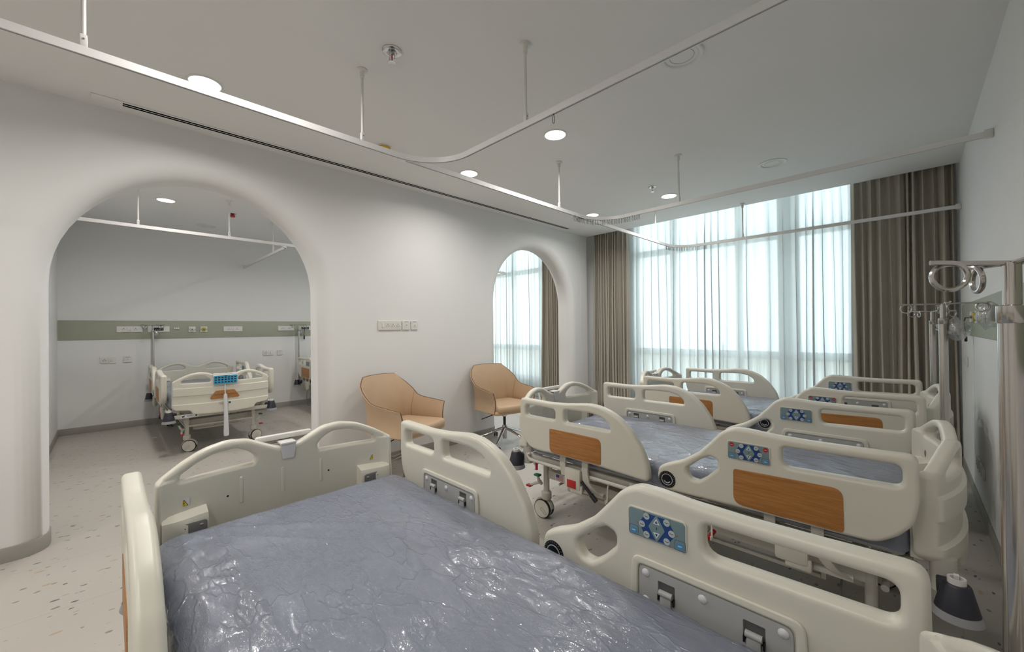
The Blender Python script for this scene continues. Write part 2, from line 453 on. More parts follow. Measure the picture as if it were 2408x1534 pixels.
# window wall: piers, spandrels, glazing
WIN1 = (-3.05, -.38); WIN2 = (-7.2, -4.45)
for i, (x0, x1) in enumerate(((XF-.1, WIN2[0]), (WIN2[1], WIN1[0]), (WIN1[1], XR+.1))):
    slab('wall_window_pier' if i == 0 else 'wall_window_pier_%d' % (i+1), (x0, YG, 0), (x1, YG+.2, H+.3), WALL)
ZS = .32; ZT = 2.72
for i, (x0, x1) in enumerate((WIN1, WIN2)):
    slab('wall_window_sill_%d' % (i+1), (x0, YG, 0), (x1, YG+.2, ZS), WALL)
def window(name, x0, x1, mull, wide):
    root = bpy.data.objects.new(name, None); COL.objects.link(root); struct(root)
    f = MB(); w = .06; yc = YG+.08
    for z, h in ((ZS+.03, .06), (.93, .10), (2.42, .09), (H+.27, .06)): f.box(((x0+x1)/2, yc, z), (x1-x0, .07, h))
    for x in [x0+.03, x1-.03]: f.box((x, yc, (ZS+H+.3)/2), (w, .07, H+.3-ZS))
    for x, ww in zip(mull, wide): f.box((x, yc, (ZS+H+.3)/2), (ww, .068, H+.3-ZS))
    f.build('window_frame', FRAMEW, root)
    g = MB(); g.box(((x0+x1)/2, yc+.01, (ZS+H+.3)/2), (x1-x0, .006, H+.3-ZS)); g.build('pane', GLASS, root)
window('window_1', *WIN1, (-2.45, -1.58, -1.04), (.08, .085, .22))
window('window_2', *WIN2, (-6.5, -5.75, -5.0), (.08, .085, .1))
# pavement outside, below the windows
b = MB(); b.box((-3.6, 13, -.6), (60, 14, .1)); struct(b.build('ground_outside', mat('pale_paving', (.62, .58, .50), .9)))
b = MB(); b.box((-3.6, 9.5, .05), (40, .15, 1.2)); struct(b.build('wall_outside', mat('pale_parapet', (.66, .60, .50), .9)))

# skirting
def skirt(name, pts, th=.008, h=.085):
    m = MB(); m.sweep([(x, y, 0) for x, y in pts], [(0, 0), (th, 0), (th, h-.004), (th-.003, h), (0, h)])
    return struct(m.build(name, SKIRT, ang=50))
def half_pier(y0, y1, r0, r1, first=True, last=True):
    """plan of a pier between openings, walked so that the room lies on the right-hand side"""
    R = .125; P = []
    P.append((XLB, y1-R)) if False else None
    out = []
    if first:   # jamb at y0, rounding from the back to the front
        for i in range(9):
            a = PI+PI/2*i/8
            out.append((XLB+R+R*math.cos(PI-PI/2*i/8)*1.0, y0+R-R*math.sin(PI/2*i/8)))
        for i in range(9):
            out.append((XL-R+R*math.sin(PI/2*i/8), y0+R-R*math.cos(PI/2*i/8)))
    else: out.append((XL, y0))
    if last:
        for i in range(9):
            out.append((XL-R+R*math.cos(PI/2*i/8), y1-R+R*math.sin(PI/2*i/8)))
        for i in range(9):
            out.append((XLB+R-R*math.sin(PI/2*i/8), y1-R+R*math.cos(PI/2*i/8)))
    else: out.append((XL, y1))
    return out
skirt('baseboard_left_1', half_pier(YB, A1[0], 0, 0, False, True))
skirt('baseboard_left_2', half_pier(A1[1], A2[0], 0, 0, True, True))
skirt('baseboard_left_3', half_pier(A2[1], YW+.004, 0, 0, True, False))
skirt('baseboard_right', [(XR, YG), (XR, YB)])
skirt('baseboard_far', [(XF, -.45), (XF, YG)])
skirt('baseboard_side', [(XLB, -.45), (XF, -.45)])
skirt('baseboard_back', [(XR, YB), (XL, YB)])

# ------------------------------------------------------------------ curtains
def drape(name, x0, x1, y, z0, z1, folds, amp, m, label, cat, seed, dens=14, jitter=.35, pinch=.0, nz=18, thick=None, group=None):
    rnd = random.Random(seed); W = x1-x0
    # irregular fold positions
    ks = [0.]
    for i in range(folds): ks.append(ks[-1]+1+rnd.uniform(-jitter, jitter))
    ks = [k/ks[-1] for k in ks]; am = [amp*rnd.uniform(.65, 1.25) for _ in range(folds)]
    sk = [rnd.uniform(-.25, .25) for _ in range(folds)]
    cols = []
    for i in range(folds):
        for j in range(dens):
            t = j/dens; ph = 2*PI*t
            u = ks[i]+(ks[i+1]-ks[i])*t
            cols.append((u, am[i]*(1-math.cos(ph))/2*(1 if i % 1 == 0 else -1), i, t))
    cols.append((1., 0., folds-1, 1.))
    bm = MB(); grid = []
    for k in range(nz+1):
        f = k/nz; z = z1+(z0-z1)*f; row = []
        for u, d, i, t in cols:
            sway = .012*math.sin(3.1*f+i*1.7+seed)*f + .02*sk[i]*f
            pin = 1.-pinch*max(0, 1-f*7)
            dd = d*(.75+.35*f)*pin
            # folds lean a little sideways so the cloth overlaps itself
            ux = u*W + dd*.35*math.sin(2*PI*t) + sway
            row.append(bm.bm.verts.new((x0+ux, y-dd+.01*math.sin(5*f+i), z)))
        grid.append(row)
    for a, b2 in zip(grid[:-1], grid[1:]):
        for i in range(len(a)-1): bm.bm.faces.new((a[i], a[i+1], b2[i+1], b2[i]))
    o = bm.build(name, m, recalc=False, ang=None)
    if thick:
        s = o.modifiers.new('thickness', 'SOLIDIFY'); s.thickness = thick
    return tag(o, label, cat, group)
drape('drape', -3.60, -3.00, 5.56, .02, H+.16, 14, .078, CURT, 'brown linen curtain gathered left of the big window, beside the white column', 'curtain', 3, thick=.004)
drape('drape', -.43, .315, 5.58, .02, H+.16, 12, .085, CURT, 'brown linen curtain gathered right of the big window, behind the drip poles', 'curtain', 5, thick=.004, jitter=.45)
drape('drape', -4.70, -4.02, 5.56, .02, H+.16, 13, .075, CURT, 'brown linen curtain seen through the narrow arch', 'curtain', 8, thick=.004)
drape('sheer_curtain', -3.10, -.32, 5.70, .03, H+.12, 27, .075, SHEER, 'white sheer curtain drawn across the big window', 'curtain', 11, dens=10, jitter=.4, pinch=.5)
drape('sheer_curtain', -7.2, -4.55, 5.70, .03, H+.12, 30, .05, SHEER, 'white sheer curtain seen through the narrow arch', 'curtain', 12, dens=10, jitter=.4, pinch=.4)

# ------------------------------------------------------------------ curtain tracks
ZTB = 2.322
PROF = [(-.010, 0), (-.004, 0), (-.004, .006), (.004, .006), (.004, 0), (.010, 0), (.010, .031), (-.010, .031)]
def hanger(root, x, y):
    m = MB(); m.cyl((x, y, ZTB+.03), (x, y, H), .0075, n=12); r = m.build('hanger_rod', WHITE, root)
    m = MB(); m.lathe([(.0, 0), (.030, 0), (.030, -.005), (.016, -.010), (.0125, -.014), (.0125, -.045), (.009, -.047), (0, -.047)], (x, y, H), n=20); m.build('ceiling_flange', WHITE, r)
    m = MB(); m.box((x, y, ZTB+.052), (.020, .020, .048), bev=.003); m.build('clamp', WHITE, r)
    m = MB(); m.mi = 0
    m.cyl((x+.0105, y-.0, ZTB+.058), (x+.0118, y, ZTB+.058), .0035, n=8); m.build('clamp_screw', STEELG, r)
def wallend(root, p, d):
    m = MB(); m.box(p, d, bev=.004); m.build('wall_bracket', WHITE, root)
tracks = []
def track(label, pts, hang, wall, r=.30):
    root = thing('curtain_track', label, 'curtain rail', (0, 0, 0), 0, None)
    path = arcpath([(x, y, ZTB) for x, y in pts], r, 14)
    # subdivide long straights
    m = MB(); m.sweep(path, PROF); m.build('rail', TRACK, root, ang=40)
    m = MB(); m.sweep([p+Vector((0, 0, .0055)) for p in path], [(-.0039, 0), (.0039, 0), (.0039, .001), (-.0039, .001)]); m.build('rail_groove', SLOTB, root)
    for h in hang: hanger(root, *h)
    for w in wall: wallend(root, *w)
    return path
XT = -2.147
def wb(y): return ((XR-.018, y, ZTB+.017), (.036, .034, .046))
t1 = track('white ceiling curtain track nearest the camera, turning above the first bed', [(XT, YB), (XT, 1.503), (XR-.02, 1.503)], [(XT, -.06), (XT, 1.0), (-1.376, 1.503)], [wb(1.503)])
t2 = track('white curtain track between the first and second beds, its hooks bunched at the bend', [(XT-.012, 1.28), (XT-.012, 3.397), (XR-.02, 3.397)], [(XT-.012, 2.78), (-1.37, 3.397)], [wb(3.397)])
t3 = track('white curtain track closest to the big window', [(XT-.024, 3.1), (XT-.024, 5.30), (XR-.02, 5.30)], [(XT-.024, 4.675), (-1.389, 5.30)], [wb(5.30)])
XT2 = -5.33
track('white curtain track running along the ward beyond the arches', [(XT2, -.44), (XT2, 5.32), (XF+.02, 5.32)], [(XT2, .21), (XT2, .95), (XT2, 2.9)], [], .2)
track('short curtain track turning to the far wall beyond the large arch', [(XT2-.03, 1.15), (XT2-.03, 1.556), (XF+.02, 1.556)], [(-6.02, 1.556)], [((XF+.018, 1.556, ZTB+.017), (.036, .034, .046))], .16)
# hooks
hm = MB()
hp = [(0, 0, 0), (.0035, 0, -.010), (.005, 0, -.024), (.0035, 0, -.040), (0, 0, -.045), (-.0035, 0, -.040), (-.005, 0, -.024), (-.0035, 0, -.010)]
hm.tube(hp, .0016, 5, True); HOOK = hm.mesh('curtain_hook'); HOOK.materials.append(HOOKM)
hm = MB(); hm.box((0, 0, .003), (.006, .004, .010)); GLIDE = hm.mesh('glider'); GLIDE.materials.append(HOOKM)
def hook(p, rz, label, group=None):
    o = thing('curtain_hook', label, 'hook', p, rz, group)
    for nm, me in (('hook_loop', HOOK), ('glider', GLIDE)):
        c = bpy.data.objects.new(nm, me); COL.objects.link(c); c.parent = o
def along(path, s):
    for a, b2 in zip(path[:-1], path[1:]):
        l = (b2-a).length
        if s <= l: return a+(b2-a)*(s/l), math.atan2((b2-a).y, (b2-a).x)
        s -= l
    return path[-1], 0
def length_to(path, k): return sum((path[i+1]-path[i]).length for i in range(k))
for path, n, s0, s1, lab, grp in ((t2, 33, -.10, .62, 'steel curtain hook bunched at the bend of the middle curtain track', 'hooks on the middle curtain track'),
                                  (t3, 28, -.04, .56, 'steel curtain hook bunched at the bend of the track by the window', 'hooks on the window curtain track')):
    base = length_to(path, 1)
    for i in range(n):
        p, a = along(path, base+s0+(s1-s0)*(i+random.uniform(-.25, .25))/n)
        hook(p, a+random.uniform(-.9, .9), lab, grp)
hook((-1.196, 1.503, ZTB), .6, 'single steel curtain hook left on the track nearest the camera')

# ------------------------------------------------------------------ ceiling fittings
def disc(m, r, z0, z1, c, n=32): m.cyl((c[0], c[1], z0), (c[0], c[1], z1), r, n=n)
LAMP_W = 9.
def downlight(x, y, label, group='lit round ceiling downlights'):
    t = thing('ceiling_downlight', label, 'ceiling light', (x, y, H), 0, group)
    m = MB(); m.lathe([(.076, .0), (.088, .0), (.088, -.004), (.080, -.006), (.076, -.004)], n=40); m.build('trim_ring', TRIMW, t)
    m = MB(); m.lathe([(0, -.001), (.076, -.001), (.076, -.004), (0, -.0042)], n=40); m.build('diffuser', LAMP, t)
    l = bpy.data.lights.new('downlight_lamp', 'AREA'); l.shape = 'DISK'; l.size = .15; l.energy = LAMP_W; l.color = (1., .965, .92); l.spread = math.radians(162)
    o = bpy.data.objects.new('downlight_lamp', l); COL.objects.link(o); o.parent = t; o.location = (0, 0, -.012)
for x, y, lab in ((-2.90, .403, 'lit ceiling downlight nearest the camera, half behind the curtain track'), (-1.87, 2.367, 'lit ceiling downlight over the middle of the room'),
                  (-2.897, 2.374, 'lit ceiling downlight by the track, second from the camera along the arch wall'), (-1.875, 4.378, 'lit ceiling downlight beside the sprinkler near the window'),
                  (-2.882, 4.395, 'lit ceiling downlight touching the bend of the middle curtain track'), (-5.78, .452, 'lit ceiling downlight seen through the large arch')):
    downlight(x, y, lab)
for x, y in ((-1.87, .38), (-2.9, -1.57), (-1.87, -1.57), (-5.78, 2.4), (-5.78, 4.4), (-4.75, .45), (-4.75, 2.4), (-4.75, 4.4), (-.6, -1.9), (-.6, -.75)):  # unseen lamp rows, plus extras added to brighten right side and far room
    downlight(x, y, 'lit ceiling downlight out of view, among continued rows and extras added for brightness', 'downlights out of view')
def offlight(x, y, label, r=.10):
    t = thing('ceiling_fitting', label, 'ceiling fitting', (x, y, H), 0, 'unlit round ceiling fittings')
    m = MB(); m.lathe([(r*.86, .0), (r*1.10, .0), (r*1.10, -.004), (r*1.02, -.008), (r*.90, -.006), (r*.84, .0), (r*.80, .012)], n=44); m.build('rim', TRIMW, t)
    m = MB(); m.lathe([(0, .0), (r*.82, .0), (r*.82, -.0015), (0, -.0015)], n=40); m.build('dished_panel', TRIMW, t)
    m = MB(); m.lathe([(r*.60, -.0016), (r*.615, -.0016), (r*.615, -.0024), (r*.60, -.0024)], n=40); m.build('inner_seam', STEELG, t)
offlight(-.849, 2.168, 'large unlit round ceiling fitting behind the curtain track nearest the camera')
offlight(-.85, 4.179, 'large unlit round ceiling fitting above the bed by the window')
offlight(-6.826, .962, 'unlit round ceiling fitting seen through the large arch')
def sprinkler(x, y, label, bulb=RED, s=1.):
    t = thing('sprinkler', label, 'sprinkler', (x, y, H), random.uniform(0, 3))
    t.scale = (s, s, s)
    m = MB(); m.lathe([(.012, .0), (.040, .0), (.040, -.003), (.030, -.007), (.022, -.006), (.014, -.002)], n=32); m.build('escutcheon', CHROME, t)
    m = MB(); m.lathe([(0, 0), (.011, 0), (.011, -.018), (.008, -.020), (0, -.020)], n=16)
    for sx in (-1, 1): m.tube([(sx*.009, 0, -.016), (sx*.0135, 0, -.026), (sx*.012, 0, -.038), (sx*.004, 0, -.046)], .0022, 6)
    m.build('frame_arms', CHROME, t)
    m = MB(); m.cyl((0, 0, -.019), (0, 0, -.045), .0028, n=10); m.build('bulb', bulb, t)
    m = MB(); m.lathe([(0, -.046), (.007, -.046), (.016, -.049), (.016, -.051), (.006, -.050), (0, -.050)], n=18)
    for k in range(10):
        a = 2*PI*k/10; m.box((.0165*math.cos(a), .0165*math.sin(a), -.0505), (.006, .003, .0014), None)
    m.build('deflector', CHROME, t)
sprinkler(-1.893, 1.044, 'chrome fire sprinkler in the ceiling near the camera', s=1.25)
sprinkler(-1.873, 3.973, 'chrome fire sprinkler in the ceiling beside the downlight near the window')
t = thing('fire_detector', 'red capped fire sprinkler seen through the large arch', 'sprinkler', (-5.902, 1.085, H))
m = MB(); m.lathe([(0, 0), (.04, 0), (.04, -.004), (.02, -.008), (0, -.008)], n=24); m.build('rosette', CHROME, t)
m = MB(); m.lathe([(0, -.008), (.018, -.008), (.030, -.03), (.022, -.042), (0, -.045)], n=20); m.build('cap', RED, t)
t = thing('smoke_detector', 'yellow covered smoke detector behind the curtain track', 'smoke detector', (-2.937, 1.539, H))
m = MB(); m.lathe([(0, 0), (.056, 0), (.056, -.008), (.05, -.011), (0, -.011)], n=32); m.build('base', WHITE, t)
m = MB(); m.lathe([(0, -.011), (.052, -.011), (.055, -.016), (.049, -.034), (.028, -.048), (0, -.049)], n=32); m.build('dust_cover', YEL, t)
t = thing('air_diffuser', 'long white linear slot diffuser with two black slots along the arch wall', 'air vent', (-3.515, 0, H))
m = MB(); m.box((0, 2.36, -.003), (.072, 4.86, .006), bev=.002); m.build('diffuser_frame', CEIL, t)
for dx in (-.014, .014):
    m = MB(); m.box((dx, 2.40, -.0065), (.016, 4.66, .002)); m.build('slot', SLOTB, t)

# ------------------------------------------------------------------ hospital bed (foot at -x, head at +x)
def RAILM(s): # local plate xy -> bed xz, plate z -> outwards from side s
    return Matrix(((1, 0, 0, 0), (0, 0, s, s*.500), (0, 1, 0, 0), (0, 0, 0, 1)))
FOOT = rpoly([(-1.824, .845), (-1.575, .842), (-1.45, .850), (-1.30, .869), (-1.225, .864), (-1.165, .846), (-1.10, .816), (-1.03, .752), (-.972, .668), (-.944, .590), (-.936, .517), (-1.26, .530), (-1.56, .532), (-1.66, .527), (-1.735, .533), (-1.80, .58), (-1.824, .66)],
             [.022, .3, .3, .3, .2, .2, .2, .2, .2, .2, .028, 1, 1, .3, .1, .1, .2], 5)
FH1 = rpoly([(-1.778, .806), (-1.70, .808), (-1.535, .805), (-1.535, .738), (-1.778, .736)], [.022, .5, .026, .026, .022], 5)
FH2 = rpoly([(-1.468, .813), (-1.36, .817), (-1.27, .817), (-1.20, .802), (-1.158, .768), (-1.157, .738), (-1.468, .736)], [.024, .3, .25, .12, .05, .02, .024], 5)
HEAD = rpoly([(-.893, .575), (-.885, .615), (-.845, .637), (-.772, .669), (-.695, .724), (-.640, .785), (-.60, .832), (-.550, .860), (-.49, .860), (-.40, .853), (-.28, .850), (-.137, .852), (.0165, .857), (.018, .70), (.005, .62), (-.035, .57), (-.09, .527), (-.20, .523), (-.46, .520), (-.75, .511), (-.85, .508), (-.885, .535)],
             [.05, .04, .1, .2, .2, .2, .1, .08, .2, .5, .5, .5, .032, .2, .1, .1, .1, .5, .5, .5, .05, .05], 5)
HH1 = rpoly([(-.748, .612), (-.752, .635), (-.69, .690), (-.648, .713), (-.616, .705), (-.615, .668), (-.665, .615), (-.70, .588), (-.735, .592)], [.02, .02, .08, .02, .02, .03, .08, .03, .03], 4)
HH2 = rpoly([(-.374, .812), (-.2, .815), (-.023, .817), (-.023, .742), (-.374, .732)], [.022, .5, .026, .026, .034], 5)
def control_panel(name, parent, M, red, x0=-.573, z0=.724, w=.163, h=.081):
    m = MB()
    def P(a): return [(x0+w*u, z0+h*v) for u, v in a]
    m.mi = 0; m.plate([rrect(x0, z0, x0+w, z0+h, .012)], .004, .0012, M @ Matrix.Translation((0, 0, .001)))
    m.mi = 1; m.plate([rrect(x0+.004, z0+.004, x0+w-.004, z0+h-.004, .009)], .002, .0004, M @ Matrix.Translation((0, 0, .0035)))
    def sh(mi, loops, lift):
        m.mi = mi; m.plate(loops, .0006, .0001, M @ Matrix.Translation((0, 0, .0045+lift)), n=1)
    hexa = rpoly(P([(.34, .90), (.70, .90), (.83, .50), (.70, .10), (.34, .10), (.21, .50)]), .006)
    sh(2, [hexa], 0)
    sh(1, [rpoly(P([(.52, .95), (.66, .50), (.52, .05), (.38, .50)]), .006)], .0005)
    for u, v in ((.35, .80), (.27, .50), (.35, .20), (.69, .80), (.77, .50), (.69, .20)):
        sh(3, [circ(x0+w*u, z0+h*v, .0088, 16)], .001)
        sh(6, [[(x0+w*u-.005, z0+h*v+.0012), (x0+w*u-.005, z0+h*v+.0002), (x0+w*u, z0+h*v-.0018), (x0+w*u+.005, z0+h*v-.0004), (x0+w*u+.005, z0+h*v+.0006), (x0+w*u, z0+h*v-.0006)]], .0015)
    for v, d in ((.70, 1), (.30, -1)):
        c = z0+h*v; sh(4, [[(x0+w*.465, c-d*.005), (x0+w*.575, c-d*.005), (x0+w*.52, c+d*.010)]], .001)
        sh(2, [[(x0+w*.495, c-d*.0025), (x0+w*.545, c-d*.0025), (x0+w*.52, c+d*.005)]], .0015)
    sh(5, [rrect(x0+w*.512, z0+h*.46, x0+w*.53, z0+h*.54, .0006)], .001)
    for u in (.12, .90):
        sh(2, [rrect(x0+w*u-.0135, z0+h*.20-.012, x0+w*u+.0135, z0+h*.20+.014, .004), list(reversed(rrect(x0+w*u-.0125, z0+h*.20-.011, x0+w*u+.0125, z0+h*.20+.013, .0035)))], 0)
        sh(7, [circ(x0+w*u, z0+h*.20, .0085, 16)], .0005); sh(4, [[(x0+w*u-.005, z0+h*.20-.001), (x0+w*u+.005, z0+h*.20-.001), (x0+w*u+.005, z0+h*.20+.001), (x0+w*u-.005, z0+h*.20+.001)]], .001)
        if red:
            sh(8, [circ(x0+w*u, z0+h*.80, .0092, 16)], .0005); sh(4, [[(x0+w*u-.005, z0+h*.80-.0008), (x0+w*u+.005, z0+h*.80-.0008), (x0+w*u+.005, z0+h*.80+.0008), (x0+w*u-.005, z0+h*.80+.0008)]], .001)
    for u, v in ((.31, .93), (.19, .50), (.31, .07), (.745, .93), (.855, .50), (.745, .07)):
        sh(8, [circ(x0+w*u, z0+h*v, .0013, 8)], .001)
    return m.build(name, [PLAST, TEAL, NAVY, BTN, STKW, GREEN, SCREEN, SKY, RED], parent, ang=30)
def side_rail(bed, s, head):
    m = MB(); m.plate([HEAD, HH1, HH2] if head else [FOOT, FH1, FH2], .05, .0155, RAILM(s), n=5)
    r = m.build('head_side_rail' if head else 'foot_side_rail', PLAST, bed, ang=50, wn=True)
    Mo = RAILM(s) @ Matrix.Translation((0, 0, .025)); Mi = RAILM(s) @ Matrix.Translation((0, 0, -.025)) @ Matrix.Diagonal((1, 1, -1, 1))
    # oak inlay on the outside
    if head: w = rpoly([(-.550, .684), (-.36, .690), (-.182, .695), (-.180, .533), (-.36, .533), (-.551, .533)], [.014, .5, .035, .016, .5, .04])
    else: w = rpoly([(-1.576, .684), (-1.40, .686), (-1.213, .685), (-1.213, .542), (-1.40, .540), (-1.576, .540)], [.010, .5, .032, .014, .5, .035])
    m = MB(); m.plate([w], .003, .001, Mo @ Matrix.Translation((0, 0, .0006))); m.build('wood_inlay', WOOD, r, ang=30)
    # mounting plate on the inside, inside a raised bead
    x0, x1 = (-.542, -.184) if head else (-1.600, -1.238)
    zt = .652 if head else .637
    m = MB(); ro = rpoly([(x0-.018, zt+.024), (x1+.018, zt+.024), (x1+.026, .52), (x0-.024, .52)], .03); ri = rpoly([(x0, zt+.004), (x1, zt+.004), (x1+.002, .525), (x0-.002, .525)], .018)
    m.plate([ro, ri], .009, .0042, Mi @ Matrix.Translation((0, 0, .0035)), n=3); m.build('plate_bead', PLAST, r, ang=60)
    m = MB()
    xs = (x0+.078, x1-.078)
    holes = [rrect(x-.022, .585, x+.022, .628, .002) for x in xs]
    m.plate([rpoly([(x0+.004, zt), (x1-.004, zt), (x1-.002, .526), (x0+.002, .526)], .016)]+holes, .006, .0015, Mi @ Matrix.Translation((0, 0, .002)), n=2)
    pl = m.build('mount_plate', PLASTG, r, ang=40, wn=True)
    for x in xs:
        m = MB(); m.plate([rrect(x-.021, .586, x+.021, .627, .002)], .002, .0003, Mi @ Matrix.Translation((0, 0, .0006)), n=1); m.build('latch_recess', RECESS, r)
    for x in xs:
        m = MB(); m.mi = 0
        m.box((x, .575, .008), (.030, .05, .010), Mi, bev=.004)
        m.cyl((x-.017, .602, .008), (x+.017, .602, .008), .008, n=12, M=Mi)
        m.mi = 1
        for e in (-.020, .020): m.box((x+e, .588, .006), (.004, .016, .010), Mi, bev=.001)
        m.build('latch', [PLASTG, SCREEN], r)
    for x, z in ((x0+.022, zt-.016), ((x0+x1)/2-.01, zt-.02), (x1-.022, zt-.016), (x0+.022, zt-.088), (x1-.022, zt-.088)):
        m = MB(); m.lathe([(0, .0055), (.0, .0095), (.007, .009), (.0105, .006), (.0105, .003)], (x, z, 0), M=Mi, n=16); m.build('bolt_cap', CAPW, r)
    if head:
        control_panel('outer_control_panel', r, Mo, True)
        p = control_panel('inner_control_panel', r, Mi, False)
        for nm, MM in (('angle_dial', Mo), ('angle_dial', Mi)):
            m = MB(); m.mi = 0; m.lathe([(0, .0), (.040, .0), (.040, .002), (.034, .003), (0, .003)], (-.842, .562, 0), M=MM, n=32)
            m.mi = 1; m.plate([circ(-.842, .562, .0275, 28), circ(-.842, .562, .0245, 28)], .001, .0002, MM @ Matrix.Translation((0, 0, .0034)), n=1)
            m.plate([[(-.842+.018*math.cos(a), .562+.018*math.sin(a)) for a in [PI*(1.15+.7*k/8) for k in range(9)]]+[(-.842+.013*math.cos(a), .562+.013*math.sin(a)) for a in [PI*(1.85-.7*k/8) for k in range(9)]]], .001, .0002, MM @ Matrix.Translation((0, 0, .0036)), n=1)
            for k in range(26):
                a = 2*PI*k/26; cx, cz = -.842+.0355*math.cos(a), .562+.0355*math.sin(a)
                m.plate([circ(cx, cz, .0011, 6)], .0006, .0001, MM @ Matrix.Translation((0, 0, .0034)), n=1)
            m.build(nm, [SCREEN, BTN], r, ang=30)
    return r

def end_board(bed, foot):
    """curved board: plate in (y,z), thickness along x, then bent and stepped on its outer face"""
    name = 'footboard' if foot else 'headboard'
    half = [(.44, .77), (.42, .786), (.37, .818), (.30, .852), (.22, .866), (.15, .857), (.085, .824), (.035, .800)]
    top = [(-y, z) for y, z in half]+[(y, z) for y, z in reversed(half)]
    bot = [(.445, .50), (.42, .472), (.34, .468), (.30, .464), (.275, .42), (.10, .412), (-.10, .412), (-.275, .42), (-.30, .464), (-.34, .468), (-.42, .472), (-.445, .50)]
    rad = [.02, .05, .2, .2, .12, .1, .12, .08, .08, .12, .1, .12, .2, .2, .05, .02]+[.03, .03, .1, .03, .03, .5, .5, .03, .03, .1, .03, .03]
    out = rpoly(top+bot, rad, 5)
    hole = [(.372, .757), (.368, .778), (.32, .806), (.26, .826), (.19, .828), (.147, .806), (.122, .778), (.128, .755)]
    hr = [.012, .012, .15, .1, .05, .08, .02, .02]
    hl = rpoly(hole, hr, 5); hl2 = [(-y, z) for y, z in hl]
    m = MB(); m.plate([out, hl, hl2], .046, .015, None, n=4)
    bm = m.bm
    for y in [(-.42+.06*i) for i in range(15)]:
        g = bm.verts[:]+bm.edges[:]+bm.faces[:]
        bmesh.ops.bisect_plane(bm, geom=g, plane_co=(y, 0, 0), plane_no=(1, 0, 0), dist=1e-5)
    for z in (.505, .530, .538, .618, .626, .700, .708):
        g = bm.verts[:]+bm.edges[:]+bm.faces[:]
        bmesh.ops.bisect_plane(bm, geom=g, plane_co=(0, z, 0), plane_no=(0, 1, 0), dist=1e-5)
    sg = -1 if foot else 1
    x0 = -1.878 if foot else .032
    def step(z):
        if z > .708: return 0.
        if z > .700: return (.708-z)/.008*.012
        if z > .626: return .012
        if z > .618: return .012*(z-.618)/.008
        if z > .538: return 0.
        if z > .530: return .014*(.538-z)/.008
        return .014
    for v in bm.verts:
        y, z, t = v.co
        bulge = .085*(1-(abs(y)/.45)**2.4)
        w = t if t < .012 else t+step(z)*(1 if t > .012 else 0)
        if abs(y) > .415 and t < 0: w -= .018*min(1, (abs(y)-.415)/.012)   # thick inner return at the ends
        v.co = Vector((x0+sg*(bulge+w), y, z))
    o = m.build(name, PLAST, bed, ang=42, wn=True)
    xi = lambda y: x0+sg*(.085*(1-(abs(y)/.45)**2.4)-.023)
    xo = lambda y: x0+sg*(.085*(1-(abs(y)/.45)**2.4)+.023)
    # inside: three pressed grooves, two screw holes, corner pockets with bolted plates
    for y, z0, z1 in ((-.175, .607, .712), (-.02, .607, .712), (.135, .607, .712)):
        m = MB(); m.plate([rrect(y-.006, z0, y+.006, z1, .0058)], .005, .0024, Matrix(((0, 0, 1, xi(y)), (1, 0, 0, 0), (0, 1, 0, 0), (0, 0, 0, 1)))); m.build('pressed_rib', PLAST, o)
    for y in (-.222, .168):
        m = MB(); m.cyl((xi(y)-.001, y, .650), (xi(y)+.001, y, .650), .004, n=10); m.build('screw_hole', HOLE, o)
    for e in (-1, 1):
        m = MB()
        y0, y1 = e*.425, e*.292
        prof = [(.0, .475), (.058, .475), (.058, .610), (.050, .632), (.0, .648)]
        m2 = []
        for y, k in ((y0, .55), (e*.385, .92), (e*.345, 1.), (y1, 1.)):
            m2.append([m.bm.verts.new((xi(y)-sg*(d*k-.004), y, z)) for d, z in prof])
        m.skin(m2); m.build('corner_pocket', PLAST, o, ang=35)
        m = MB(); yc = e*.340
        MM = Matrix(((0, 0, -sg, xi(yc)-sg*.0545), (1, 0, 0, 0), (0, 1, 0, 0), (0, 0, 0, 1)))
        MM = Matrix.Translation((0, 0, 0)) @ MM
        m.mi = 0; m.plate([rrect(yc-.042, .50, yc+.042, .617, .010)], .006, .002, MM)
        m.mi = 1
        for q in (-.025, .025): m.lathe([(0, .002), (0, .0055), (.004, .005), (.0065, .003)], (yc+q, .600, 0), M=MM, n=12)
        m.build('socket_plate', [STEELG, STAIN], o)
        ys = e*.36
        m = MB(); MM = Matrix(((0, 0, -sg, xi(ys)), (1, 0, 0, 0), (0, 1, 0, 0), (0, 0, 0, 1)))
        m.mi = 0; m.plate([rrect(ys-.016, .660, ys+.016, .692, .002)], .0012, .0002, MM, n=1)
        tri = [(ys-.013, .665), (ys+.013, .665), (ys, .688)]
        m.mi = 2; m.plate([tri], .0008, .0001, MM @ Matrix.Translation((0, 0, .0008)), n=1)
        tri2 = [(ys-.0105, .6663), (ys+.0105, .6663), (ys, .685)]
        m.mi = 1; m.plate([tri2], .0008, .0001, MM @ Matrix.Translation((0, 0, .0013)), n=1)
        m.mi = 2; m.plate([rrect(ys-.0011, .671, ys+.0011, .679, .0005)], .0006, .0001, MM @ Matrix.Translation((0, 0, .0019)), n=1); m.plate([circ(ys, .6685, .0011, 8)], .0006, .0001, MM @ Matrix.Translation((0, 0, .0019)), n=1)
        m.build('warning_sticker', [STKW, mat_yellow, SCREEN], o, ang=20)
